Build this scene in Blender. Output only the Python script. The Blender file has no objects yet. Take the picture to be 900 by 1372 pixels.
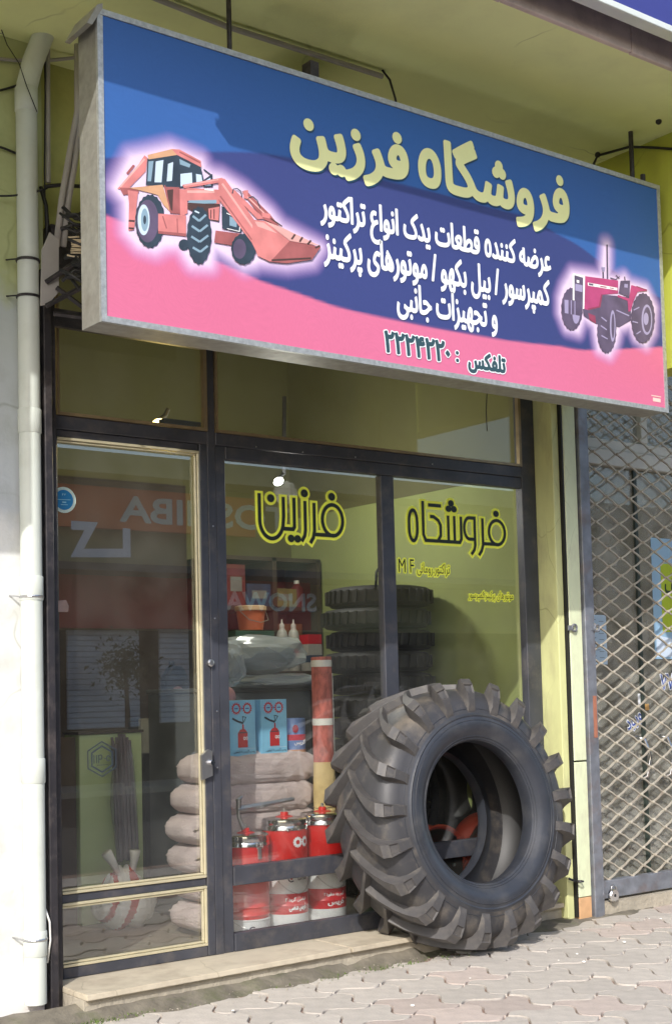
import bpy, bmesh, math, random
import numpy as np
from mathutils import Vector, Matrix
random.seed(7)
S = bpy.context.scene
C = S.collection
PI = math.pi
R = math.radians

# ------------------------------------------------------------------ camera
F, CX, CY = 1800.0, 450.0, 815.0          # focal length and principal point, in photo pixels (900 x 1372)
AX = (0.79673056, -0.60383998, -0.02444776)   # camera right in world axes
AD = (0.01711595, 0.06298428, -0.99786774)    # camera down
AF = (0.60409226, 0.79461328, 0.0605168)      # camera forward
CAM = Vector((-2.8468648, -6.1848223, 1.5))
cam = bpy.data.cameras.new('camera'); co = bpy.data.objects.new('camera', cam); C.objects.link(co)
m = Matrix(((AX[0], -AD[0], -AF[0]), (AX[1], -AD[1], -AF[1]), (AX[2], -AD[2], -AF[2]))).to_4x4()
m.translation = CAM
co.matrix_world = m
cam.sensor_fit = 'VERTICAL'; cam.sensor_height = 24.0; cam.lens = 24.0 * F / 1372
cam.shift_y = (CY - 686) / 1372
cam.clip_end = 1000
S.camera = co

def ray(px, py):
    a = (px - CX) / F; b = (py - CY) / F
    return Vector([AX[i] * a + AD[i] * b + AF[i] for i in range(3)])
def at(px, py, y):
    r = ray(px, py); return CAM + r * ((y - CAM.y) / r.y)
def proj(p):
    d = Vector(p) - CAM
    w = d.dot(Vector(AF)); return CX + F * d.dot(Vector(AX)) / w, CY + F * d.dot(Vector(AD)) / w

# ------------------------------------------------------------------ light
SUN = Vector((1.07, 1.0, -1.10)).normalized()
elev = math.asin(-SUN.z)
W = bpy.data.worlds.new('World'); S.world = W; W.use_nodes = True
nt = W.node_tree; nt.nodes.clear()
sky = nt.nodes.new('ShaderNodeTexSky'); sky.sky_type = 'NISHITA'; sky.sun_disc = False
sky.sun_elevation = elev; sky.sun_rotation = math.atan2(-SUN.x, -SUN.y)
sky.air_density = 1.0; sky.dust_density = 2.0
bg = nt.nodes.new('ShaderNodeBackground'); bg.inputs[1].default_value = 0.15
wo = nt.nodes.new('ShaderNodeOutputWorld')
nt.links.new(sky.outputs[0], bg.inputs[0]); nt.links.new(bg.outputs[0], wo.inputs[0])
sl = bpy.data.lights.new('sun', 'SUN'); sl.energy = 2.15; sl.angle = R(0.5); sl.color = (1.0, 0.965, 0.92)
so = bpy.data.objects.new('sun', sl); C.objects.link(so)
so.rotation_euler = SUN.to_track_quat('-Z', 'Y').to_euler(); so.location = (-20, -20, 20)
S.view_settings.view_transform = 'Standard'; S.view_settings.look = 'None'
S.view_settings.exposure = 0.86; S.view_settings.gamma = 1.0
S.cycles.max_bounces = 8; S.cycles.transparent_max_bounces = 16
S.cycles.use_denoising = True
S.cycles.sample_clamp_indirect = 6.0

# ------------------------------------------------------------------ materials
def srgb(r, g, b):
    f = lambda c: (c / 255 / 12.92) if c <= 10 else ((c / 255 + .055) / 1.055) ** 2.4
    return (f(r), f(g), f(b))
MATS = {}
def mat(name, col, rough=.6, metal=0.0, var=.12, scale=6.0, bump=0.0, bscale=40.0, dirt=None, damt=0.0, dscale=3.0,
        spec=.5, emit=None, es=0.0, rnd=0.0, coat=0.0, stretch=None):
    if name in MATS: return MATS[name]
    M = bpy.data.materials.new(name); M.use_nodes = True; MATS[name] = M
    n = M.node_tree.nodes; l = M.node_tree.links; b = n['Principled BSDF']
    b.inputs['Roughness'].default_value = rough; b.inputs['Metallic'].default_value = metal
    b.inputs['Specular IOR Level'].default_value = spec; b.inputs['Coat Weight'].default_value = coat
    if emit:
        b.inputs['Emission Color'].default_value = (*emit, 1); b.inputs['Emission Strength'].default_value = es
    tc = n.new('ShaderNodeTexCoord'); mp = n.new('ShaderNodeMapping'); l.new(tc.outputs['Object'], mp.inputs[0])
    if stretch: mp.inputs['Scale'].default_value = stretch
    no = n.new('ShaderNodeTexNoise'); no.inputs['Scale'].default_value = scale; no.inputs['Detail'].default_value = 6
    l.new(mp.outputs[0], no.inputs[0])
    cr = n.new('ShaderNodeValToRGB')
    cr.color_ramp.elements[0].position = .3; cr.color_ramp.elements[1].position = .72
    cr.color_ramp.elements[0].color = (*[c * (1 - var) for c in col], 1)
    cr.color_ramp.elements[1].color = (*[min(1, c * (1 + var)) for c in col], 1)
    l.new(no.outputs[0], cr.inputs[0]); out = cr.outputs[0]
    if rnd:
        oi = n.new('ShaderNodeObjectInfo'); hs = n.new('ShaderNodeHueSaturation')
        mr = n.new('ShaderNodeMapRange'); mr.inputs['To Min'].default_value = 1 - rnd; mr.inputs['To Max'].default_value = 1 + rnd
        l.new(oi.outputs['Random'], mr.inputs['Value']); l.new(mr.outputs[0], hs.inputs['Value']); l.new(out, hs.inputs['Color'])
        out = hs.outputs[0]
    if dirt:
        n2 = n.new('ShaderNodeTexNoise'); n2.inputs['Scale'].default_value = dscale; n2.inputs['Detail'].default_value = 8
        n2.inputs['Roughness'].default_value = .65
        l.new(mp.outputs[0], n2.inputs[0])
        r2 = n.new('ShaderNodeValToRGB'); r2.color_ramp.elements[0].position = .5; r2.color_ramp.elements[1].position = .75
        r2.color_ramp.elements[1].color = (damt, damt, damt, 1)
        l.new(n2.outputs[0], r2.inputs[0])
        mx = n.new('ShaderNodeMix'); mx.data_type = 'RGBA'; l.new(r2.outputs[0], mx.inputs[0]); l.new(out, mx.inputs[6])
        mx.inputs[7].default_value = (*dirt, 1); out = mx.outputs[2]
    l.new(out, b.inputs['Base Color'])
    if bump:
        n3 = n.new('ShaderNodeTexNoise'); n3.inputs['Scale'].default_value = bscale; n3.inputs['Detail'].default_value = 5
        l.new(mp.outputs[0], n3.inputs[0])
        bp = n.new('ShaderNodeBump'); bp.inputs['Strength'].default_value = bump; bp.inputs['Distance'].default_value = .01
        l.new(n3.outputs[0], bp.inputs['Height']); l.new(bp.outputs[0], b.inputs['Normal'])
    return M

def glass(name, tint, refl=1.6, dust_haze=.03, rough=0.0):
    M = bpy.data.materials.new(name); M.use_nodes = True
    n = M.node_tree.nodes; l = M.node_tree.links; n.clear()
    o = n.new('ShaderNodeOutputMaterial'); t = n.new('ShaderNodeBsdfTransparent'); t.inputs[0].default_value = (*tint, 1)
    g = n.new('ShaderNodeBsdfGlossy'); g.inputs['Roughness'].default_value = rough
    fr = n.new('ShaderNodeLayerWeight'); fr.inputs[0].default_value = .5
    pw = n.new('ShaderNodeMath'); pw.operation = 'POWER'; pw.inputs[1].default_value = 4.0
    l.new(fr.outputs['Facing'], pw.inputs[0])
    mu = n.new('ShaderNodeMath'); mu.operation = 'MULTIPLY_ADD'; mu.inputs[1].default_value = .8; mu.inputs[2].default_value = refl; mu.use_clamp = True
    l.new(pw.outputs[0], mu.inputs[0])
    mx = n.new('ShaderNodeMixShader'); l.new(mu.outputs[0], mx.inputs[0]); l.new(t.outputs[0], mx.inputs[1]); l.new(g.outputs[0], mx.inputs[2])
    d = n.new('ShaderNodeBsdfDiffuse'); d.inputs[0].default_value = (.6, .6, .55, 1)
    tc = n.new('ShaderNodeTexCoord'); no = n.new('ShaderNodeTexNoise'); no.inputs['Scale'].default_value = 4; no.inputs['Detail'].default_value = 8
    l.new(tc.outputs['Object'], no.inputs[0])
    mr = n.new('ShaderNodeMapRange'); mr.inputs['From Min'].default_value = .35; mr.inputs['From Max'].default_value = .8
    mr.inputs['To Min'].default_value = dust_haze * .4; mr.inputs['To Max'].default_value = dust_haze * 2
    l.new(no.outputs[0], mr.inputs[0])
    m2 = n.new('ShaderNodeMixShader'); l.new(mr.outputs[0], m2.inputs[0]); l.new(mx.outputs[0], m2.inputs[1]); l.new(d.outputs[0], m2.inputs[2])
    l.new(m2.outputs[0], o.inputs[0]); return M

def poly_film(name, col, a):          # clear plastic sheeting
    M = bpy.data.materials.new(name); M.use_nodes = True
    n = M.node_tree.nodes; l = M.node_tree.links; n.clear()
    o = n.new('ShaderNodeOutputMaterial'); t = n.new('ShaderNodeBsdfTransparent')
    p = n.new('ShaderNodeBsdfPrincipled'); p.inputs['Base Color'].default_value = (*col, 1); p.inputs['Roughness'].default_value = .12
    lw = n.new('ShaderNodeLayerWeight'); lw.inputs[0].default_value = .35
    mr = n.new('ShaderNodeMapRange'); mr.inputs['To Min'].default_value = a; mr.inputs['To Max'].default_value = min(1, a + .5)
    l.new(lw.outputs['Facing'], mr.inputs[0])
    mx = n.new('ShaderNodeMixShader'); l.new(mr.outputs[0], mx.inputs[0]); l.new(t.outputs[0], mx.inputs[1]); l.new(p.outputs[0], mx.inputs[2])
    l.new(mx.outputs[0], o.inputs[0]); return M

steel = mat('painted_dark_steel', srgb(66, 68, 76), .45, .2, .2, 5, .05, 80, dirt=srgb(120, 112, 104), damt=.4, dscale=9)
steel_worn = mat('worn_steel', srgb(126, 130, 138), .5, .35, .25, 12, .15, 60, dirt=srgb(122, 92, 76), damt=.6, dscale=7)
black_steel = mat('black_steel', srgb(44, 42, 46), .5, .1, .25, 10, .1, 50, dirt=srgb(110, 100, 96), damt=.5, dscale=12)
black = mat('black_rubber_cable', srgb(30, 30, 32), .55)
brass = mat('gold_anodised_trim', srgb(206, 198, 168), .32, .4, .08, 20)
brass_dull = mat('dull_gold_trim', srgb(150, 132, 104), .4, .55, .15, 14)
galv = mat('galvanised_sheet', srgb(150, 148, 140), .5, .35, .16, 22, .12, 55, dirt=srgb(118, 110, 98), damt=.5, dscale=5)
galv_edge = mat('galvanised_edge', srgb(172, 174, 172), .42, .45, .2, 60, .1, 120)  # paler galvanised metal for the sign edging
green_paint = mat('yellow_green_plaster', srgb(186, 188, 116), .85, 0, .12, 3, .25, 30, dirt=srgb(120, 116, 74), damt=.5, dscale=2.2)
soffit_m = mat('soffit_plaster', srgb(232, 238, 172), .9, 0, .07, 1.3, .1, 40, dirt=srgb(150, 150, 100), damt=.25, dscale=1.1)
side_m = mat('bright_yellow_green_plaster', srgb(178, 184, 72), .85, 0, .08, 2, .15, 30, dirt=srgb(140, 132, 80), damt=.4)
stone = mat('brown_facing_stone', srgb(206, 188, 180), .6, 0, .14, 5, .1, 30, dirt=srgb(96, 80, 76), damt=.6, dscale=3)
stone_pale = mat('pale_pillar_stone', srgb(206, 208, 150), .7, 0, .12, 7, .2, 40, dirt=srgb(150, 142, 112), damt=.55, dscale=6, stretch=(1, 1, .3))
stone_cream = mat('cream_pillar_paint', srgb(214, 222, 186), .6, 0, .1, 8, .15, 50, dirt=srgb(158, 150, 130), damt=.6, dscale=8, stretch=(1, 1, .4))
tile_m = mat('tan_tile', srgb(202, 160, 118), .6, 0, .1, 20)
marble = mat('threshold_stone', srgb(192, 182, 162), .5, 0, .1, 7, .15, 30, dirt=srgb(138, 122, 104), damt=.6, dscale=5)
mortar = mat('mossy_mortar', srgb(112, 106, 94), .95, 0, .3, 9, .8, 35, dirt=srgb(74, 84, 44), damt=.9, dscale=4)
joint = mat('joint_sand', srgb(146, 124, 112), .95, 0, .2, 16, .6, 60, dirt=srgb(92, 84, 74), damt=.7, dscale=2)
paver_m = mat('paver_concrete', srgb(180, 173, 164), .85, 0, .1, 14, .35, 70, dirt=srgb(152, 134, 122), damt=.6, dscale=2.0, rnd=.08)
paver_r = mat('red_paver_concrete', srgb(180, 167, 158), .85, 0, .1, 14, .35, 70, dirt=srgb(150, 128, 116), damt=.5, dscale=2.4, rnd=.1)
concrete = mat('rough_concrete', srgb(168, 160, 144), .9, 0, .2, 12, .8, 40, dirt=srgb(120, 112, 100), damt=.6)
asphalt = mat('asphalt', (.045, .045, .046), .9, 0, .25, 20, .4, 90)
earth = mat('ground_paving', srgb(128, 122, 112), .95, 0, .2, 1.5, .3, 20)
rubber = mat('tyre_rubber', srgb(56, 56, 59), .5, 0, .16, 5, .1, 40, dirt=srgb(132, 122, 108), damt=.65, dscale=4.5)
rubber_lug = mat('tyre_lug_rubber', srgb(72, 70, 70), .55, 0, .16, 10, .12, 60, dirt=srgb(136, 128, 114), damt=.5, dscale=6)
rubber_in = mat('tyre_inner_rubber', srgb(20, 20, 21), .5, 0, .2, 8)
rubber_blue = mat('tyre_sidewall_rubber', srgb(50, 53, 60), .42, 0, .2, 5, .12, 30, dirt=srgb(104, 102, 98), damt=.3, dscale=6)
pipe_m = mat('grey_pvc_pipe', srgb(204, 210, 202), .5, 0, .06, 4, .05, 20, dirt=srgb(150, 150, 130), damt=.35, dscale=3)
conduit_m = mat('grey_conduit', srgb(160, 156, 152), .6, 0, .1, 8)
white_plastic = mat('white_plastic', srgb(222, 220, 214), .45, 0, .05, 10)
red_paint = mat('red_paint', srgb(214, 32, 30), .35, 0, .06, 5, coat=.4)
red_dark = mat('red_rim_paint', srgb(214, 76, 54), .5, 0, .12, 6, dirt=srgb(140, 70, 60), damt=.4)
chrome = mat('chrome', (.75, .75, .76), .16, 1.0, .05, 20)
grey_metal = mat('brushed_metal', (.5, .5, .5), .3, .9, .1, 20)
yellow_wood = mat('yellow_wrapping_paper', srgb(208, 184, 130), .8, 0, .16, 14, .4, 30, dirt=srgb(160, 140, 90), damt=.5)
red_felt = mat('red_fibre_roll', srgb(182, 98, 88), .8, 0, .34, 38, .5, 60, dirt=srgb(104, 52, 48), damt=.8, dscale=26, stretch=(1, 1, .5))
burlap = mat('woven_sack_cloth', srgb(204, 188, 186), .9, 0, .1, 8, .7, 90, dirt=srgb(120, 104, 92), damt=.4)
grey_crate = mat('grey_crate', srgb(92, 96, 98), .7)
dark_wood = mat('dark_brown_panel', srgb(64, 52, 44), .7, 0, .2, 6)
blk_gloss = mat('black_gloss_plastic', srgb(28, 28, 30), .25)
cab_green = mat('pale_green_cabinet', srgb(206, 226, 170), .6, 0, .06, 4)
glass_m = glass('window_glass', (.96, .97, .96), .135, .016)
glass_t = glass('transom_glass', (.95, .96, .94), .045, .03)
glass_n = glass('hazed_shop_glass', (.9, .9, .84), .09, .26)  # heavy dust share stands in for the ground reflected in this glass
film = poly_film('clear_plastic_film', (.62, .68, .72), .3)
white_wall = mat('white_wall_paint', srgb(226, 226, 222), .8, 0, .04, 3, .15, 25, dirt=srgb(190, 190, 184), damt=.4, dscale=3)

def wall_paint():
    M = bpy.data.materials.new('banded_wall_paint'); M.use_nodes = True
    n = M.node_tree.nodes; l = M.node_tree.links; b = n['Principled BSDF']; b.inputs['Roughness'].default_value = .85
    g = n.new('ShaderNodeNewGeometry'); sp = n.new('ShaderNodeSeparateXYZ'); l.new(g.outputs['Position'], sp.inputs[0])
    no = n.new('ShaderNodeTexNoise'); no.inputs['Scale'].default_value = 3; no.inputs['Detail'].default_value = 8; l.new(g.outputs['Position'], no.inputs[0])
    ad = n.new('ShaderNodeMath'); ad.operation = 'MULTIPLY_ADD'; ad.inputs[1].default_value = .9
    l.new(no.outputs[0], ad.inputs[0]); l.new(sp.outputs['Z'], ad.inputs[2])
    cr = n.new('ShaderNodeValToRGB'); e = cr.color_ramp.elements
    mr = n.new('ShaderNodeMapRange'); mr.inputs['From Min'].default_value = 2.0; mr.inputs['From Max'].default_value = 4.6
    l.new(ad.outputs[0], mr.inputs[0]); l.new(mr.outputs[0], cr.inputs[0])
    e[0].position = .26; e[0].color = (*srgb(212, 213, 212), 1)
    e[1].position = .32; e[1].color = (*srgb(188, 194, 202), 1)  # blue-grey tone between the pale foot and the yellow-green top
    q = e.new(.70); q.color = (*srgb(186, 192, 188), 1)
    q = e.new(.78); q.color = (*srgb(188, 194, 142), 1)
    n2 = n.new('ShaderNodeTexNoise'); n2.inputs['Scale'].default_value = 7; n2.inputs['Detail'].default_value = 9; l.new(g.outputs['Position'], n2.inputs[0])
    r2 = n.new('ShaderNodeValToRGB'); r2.color_ramp.elements[0].position = .48; r2.color_ramp.elements[0].color = (1, 1, 1, 1)
    r2.color_ramp.elements[1].position = .8; r2.color_ramp.elements[1].color = (.82, .82, .77, 1); l.new(n2.outputs[0], r2.inputs[0])
    mx = n.new('ShaderNodeMix'); mx.data_type = 'RGBA'; mx.blend_type = 'MULTIPLY'; mx.inputs[0].default_value = 1
    l.new(cr.outputs[0], mx.inputs[6]); l.new(r2.outputs[0], mx.inputs[7]); l.new(mx.outputs[2], b.inputs['Base Color'])
    bp = n.new('ShaderNodeBump'); bp.inputs['Strength'].default_value = .3; bp.inputs['Distance'].default_value = .01
    n3 = n.new('ShaderNodeTexNoise'); n3.inputs['Scale'].default_value = 25; l.new(g.outputs['Position'], n3.inputs[0])
    l.new(n3.outputs[0], bp.inputs['Height']); l.new(bp.outputs[0], b.inputs['Normal'])
    return M
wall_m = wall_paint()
def add_cracks(M, scale, strength, stretch=(1, 1, 1), dark=.55):
    n = M.node_tree.nodes; l = M.node_tree.links; b = n['Principled BSDF']
    src = b.inputs['Base Color'].links[0].from_socket
    tc = n.new('ShaderNodeNewGeometry'); mp = n.new('ShaderNodeMapping'); mp.inputs['Scale'].default_value = stretch
    l.new(tc.outputs['Position'], mp.inputs[0])
    nz = n.new('ShaderNodeTexNoise'); nz.inputs['Scale'].default_value = 3; l.new(mp.outputs[0], nz.inputs[0])
    ad = n.new('ShaderNodeVectorMath'); ad.operation = 'MULTIPLY_ADD'; ad.inputs[1].default_value = (.25, .25, .25)
    l.new(nz.outputs['Color'], ad.inputs[0]); l.new(mp.outputs[0], ad.inputs[2])
    vo = n.new('ShaderNodeTexVoronoi'); vo.feature = 'DISTANCE_TO_EDGE'; vo.inputs['Scale'].default_value = scale; l.new(ad.outputs[0], vo.inputs[0])
    cr = n.new('ShaderNodeValToRGB'); cr.color_ramp.elements[0].color = (strength, strength, strength, 1); cr.color_ramp.elements[1].color = (0, 0, 0, 1)
    cr.color_ramp.elements[1].position = .007; l.new(vo.outputs[0], cr.inputs[0])
    ms = n.new('ShaderNodeTexNoise'); ms.inputs['Scale'].default_value = 1.3; l.new(mp.outputs[0], ms.inputs[0])
    r2 = n.new('ShaderNodeValToRGB'); r2.color_ramp.elements[0].position = .5; r2.color_ramp.elements[1].position = .6; l.new(ms.outputs[0], r2.inputs[0])
    mu = n.new('ShaderNodeMath'); mu.operation = 'MULTIPLY'; l.new(cr.outputs[0], mu.inputs[0]); l.new(r2.outputs[0], mu.inputs[1])
    mx = n.new('ShaderNodeMix'); mx.data_type = 'RGBA'; mx.blend_type = 'MULTIPLY'; l.new(mu.outputs[0], mx.inputs[0]); l.new(src, mx.inputs[6])
    mx.inputs[7].default_value = (dark, dark, dark * .9, 1); l.new(mx.outputs[2], b.inputs['Base Color'])
add_cracks(soffit_m, .8, .8); add_cracks(side_m, 1.4, .8); add_cracks(stone_pale, 3, .8, (1, 1, .5)); add_cracks(stone_cream, 4, .9, (1, 1, .5))
add_cracks(marble, 1.8, .7); add_cracks(wall_m, 1.1, .6); add_cracks(stone, 2.2, .6)
def flat(name, col, rough=.6, var=.03): return mat(name, col, rough, 0, var, 10)

# ------------------------------------------------------------------ helpers
def thing(name, label, cat, loc=(0, 0, 0), rot=(0, 0, 0), group=None):
    o = bpy.data.objects.new(name, None); C.objects.link(o); o.empty_display_size = .1
    o.location = loc; o.rotation_euler = rot; o['label'] = label; o['category'] = cat
    if group: o['group'] = group
    return o
def tag(o, label, cat, group=None):
    o['label'] = label; o['category'] = cat
    if group: o['group'] = group
    return o
def org(p):                                  # world origin of an unrotated parent chain
    v = Vector((0, 0, 0))
    while p is not None: v += p.location; p = p.parent
    return v
def obj(name, bm, m, parent=None, smooth=False, local=False, origin=None):
    """bm is in world coordinates unless local; returns one mesh object."""
    me = bpy.data.meshes.new(name)
    off = Vector((0, 0, 0))
    if not local:
        if parent is not None: off = org(parent)
        elif origin is not None: off = Vector(origin)
    if off.length: bmesh.ops.translate(bm, verts=bm.verts, vec=-off)
    bm.to_mesh(me); bm.free()
    for mm in (m if isinstance(m, (list, tuple)) else [m]): me.materials.append(mm)
    if smooth:
        for p in me.polygons: p.use_smooth = True
        if smooth != True: me.set_sharp_from_angle(angle=R(smooth))
    o = bpy.data.objects.new(name, me); C.objects.link(o)
    if parent is not None: o.parent = parent
    elif not local and origin is not None: o.location = origin
    return o
def BM(): return bmesh.new()
def box(bm, x0, x1, y0, y1, z0, z1, bev=0.0, mi=0):
    v = [bm.verts.new((x, y, z)) for x in (x0, x1) for y in (y0, y1) for z in (z0, z1)]
    fs = [bm.faces.new([v[i] for i in q]) for q in ((0, 1, 3, 2), (4, 6, 7, 5), (0, 4, 5, 1), (2, 3, 7, 6), (0, 2, 6, 4), (1, 5, 7, 3))]
    for f in fs: f.material_index = mi
    if bev:
        es = list({e for f in fs for e in f.edges})
        bmesh.ops.bevel(bm, geom=es, offset=bev, segments=1, affect='EDGES')
    return bm
def bx(*a, **k): return box(BM(), *a, **k)
def ring(p, u, v, r, n): return [p + (u * math.cos(2 * PI * i / n) + v * math.sin(2 * PI * i / n)) * r for i in range(n)]
def tube(bm, pts, r, n=8, cap=True, mi=0, close=False):
    pts = [Vector(p) for p in pts]; rs = r if isinstance(r, (list, tuple)) else [r] * len(pts)
    prev = None; u = None; rows = []
    for i, p in enumerate(pts):
        t = (pts[min(i + 1, len(pts) - 1)] - pts[max(i - 1, 0)]).normalized()
        if u is None:
            a = Vector((0, 0, 1)) if abs(t.z) < .9 else Vector((1, 0, 0)); u = t.cross(a).normalized()
        else:
            u = (u - t * u.dot(t)).normalized()
        v = t.cross(u)
        rows.append([bm.verts.new(q) for q in ring(p, u, v, rs[i], n)])
    for a, b in zip(rows, rows[1:]):
        for i in range(n):
            f = bm.faces.new((a[i], a[(i + 1) % n], b[(i + 1) % n], b[i])); f.material_index = mi
    if close:
        a, b = rows[-1], rows[0]
        for i in range(n): bm.faces.new((a[i], a[(i + 1) % n], b[(i + 1) % n], b[i])).material_index = mi
    elif cap:
        bm.faces.new(rows[0][::-1]).material_index = mi; bm.faces.new(rows[-1]).material_index = mi
    return bm
def lathe(bm, prof, c=(0, 0, 0), axis='Z', n=32, mi=0, close=False):
    """prof: (radius, height) pairs turned about an axis through c."""
    rows = []
    for r, h in prof:
        row = []
        for i in range(n):
            a = 2 * PI * i / n
            if axis == 'Z': p = (c[0] + r * math.cos(a), c[1] + r * math.sin(a), c[2] + h)
            elif axis == 'Y': p = (c[0] + r * math.cos(a), c[1] + h, c[2] + r * math.sin(a))
            else: p = (c[0] + h, c[1] + r * math.cos(a), c[2] + r * math.sin(a))
            row.append(bm.verts.new(p))
        rows.append(row)
    pr = list(zip(rows, rows[1:])) + ([(rows[-1], rows[0])] if close else [])
    for a, b in pr:
        for i in range(n):
            bm.faces.new((a[i], a[(i + 1) % n], b[(i + 1) % n], b[i])).material_index = mi
    if not close:
        if prof[0][0] > 1e-6: bm.faces.new(rows[0][::-1]).material_index = mi
        if prof[-1][0] > 1e-6: bm.faces.new(rows[-1]).material_index = mi
    bmesh.ops.remove_doubles(bm, verts=bm.verts, dist=1e-6)
    bmesh.ops.recalc_face_normals(bm, faces=bm.faces)
    return bm
def polyxz(bm, pts, y, mi=0):
    """flat polygon in the x-z plane facing -y"""
    vs = [bm.verts.new((p[0], y, p[1])) for p in pts]
    f = bm.faces.new(vs); f.normal_update()
    if f.normal.y > 0: f.normal_flip()
    f.material_index = mi
    return bm
def slab(bm, pts, y0, y1, mi=0):
    """prism from polygon in x-z between y0 and y1"""
    a = [bm.verts.new((p[0], y0, p[1])) for p in pts]; b = [bm.verts.new((p[0], y1, p[1])) for p in pts]
    n = len(pts)
    bm.faces.new(a).material_index = mi; bm.faces.new(b[::-1]).material_index = mi
    for i in range(n): bm.faces.new((a[i], b[i], b[(i + 1) % n], a[(i + 1) % n])).material_index = mi
    bmesh.ops.recalc_face_normals(bm, faces=bm.faces)
    return bm
def ribbon(bm, pts, w, y, close=False, mi=0):
    """a flat band of width w along 2-D points (x, z)"""
    n = len(pts); L = []; Rr = []
    for i in range(n):
        a = pts[(i - 1) % n] if (close or i > 0) else None; b = pts[(i + 1) % n] if (close or i < n - 1) else None
        p = Vector(pts[i][:2])
        d1 = (p - Vector(a)).normalized() if a is not None else None
        d2 = (Vector(b) - p).normalized() if b is not None else None
        if d1 is None: d1 = d2
        if d2 is None: d2 = d1
        t = (d1 + d2); t = t.normalized() if t.length > 1e-6 else d1
        nrm = Vector((-t.y, t.x)); k = 1 / max(.5, nrm.dot(Vector((-d1.y, d1.x))))
        L.append(bm.verts.new((p.x + nrm.x * w / 2 * k, y, p.y + nrm.y * w / 2 * k)))
        Rr.append(bm.verts.new((p.x - nrm.x * w / 2 * k, y, p.y - nrm.y * w / 2 * k)))
    for i in range(n if close else n - 1):
        j = (i + 1) % n
        f = bm.faces.new((L[i], L[j], Rr[j], Rr[i])); f.normal_update()
        if f.normal.y > 0: f.normal_flip()
        f.material_index = mi
    return bm
def dup(root, loc=None, rot=None, label=None):
    r = root.copy(); C.objects.link(r)
    if loc is not None: r.location = loc
    if rot is not None: r.rotation_euler = rot
    if label: r['label'] = label
    for ch in list(root.children):
        c = ch.copy(); C.objects.link(c); c.parent = r
        for g in list(ch.children):
            d = g.copy(); C.objects.link(d); d.parent = c
    return r

# ------------------------------------------------------------------ Persian lettering
DUAL = {'ب': 0xFE8F, 'ت': 0xFE95, 'ج': 0xFE9D, 'ح': 0xFEA1, 'س': 0xFEB1, 'ش': 0xFEB5, 'ض': 0xFEBD, 'ط': 0xFEC1, 'ع': 0xFEC9,
        'ف': 0xFED1, 'ق': 0xFED5, 'ل': 0xFEDD, 'م': 0xFEE1, 'ن': 0xFEE5, 'ه': 0xFEE9, 'پ': 0xFB56, 'ک': 0xFB8E, 'گ': 0xFB92, 'چ': 0xFB7A, 'ظ': 0xFEC5, 'ص': 0xFEB9}
RIGHT = {'آ': 0xFE81, 'ا': 0xFE8D, 'د': 0xFEA9, 'ر': 0xFEAD, 'ز': 0xFEAF, 'و': 0xFEED}
def shape(s):
    out = []
    for i, ch in enumerate(s):
        pv = s[i - 1] if i else ' '; nx = s[i + 1] if i + 1 < len(s) else ' '
        jp = pv in DUAL or pv == 'ی'
        jn = nx in DUAL or nx in RIGHT or nx == 'ی'
        if ch == 'ی':
            out.append(chr(0xFEF4 if jp and jn else 0xFEF3 if jn else 0xFEF0 if jp else 0xFEEF))
        elif ch == 'ه' and not jp and not jn: out.append('\u0665')
        elif ch in DUAL: out.append(chr(DUAL[ch] + (3 if jp and jn else 2 if jn else 1 if jp else 0)))
        elif ch in RIGHT: out.append(chr(RIGHT[ch] + (1 if jp else 0)))
        else: out.append(ch)
    runs = []                                   # visual order; digit runs keep their own order
    for ch in out: runs.append(ch)
    vis = ''.join(runs[::-1])
    res = ''; k = 0
    isd = lambda c: '۰' <= c <= '۹' or c.isascii() and c.isalnum()
    while k < len(vis):
        if isd(vis[k]):
            j = k
            while j < len(vis) and isd(vis[j]): j += 1
            res += vis[k:j][::-1]; k = j
        else: res += vis[k]; k += 1
    return res
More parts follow.
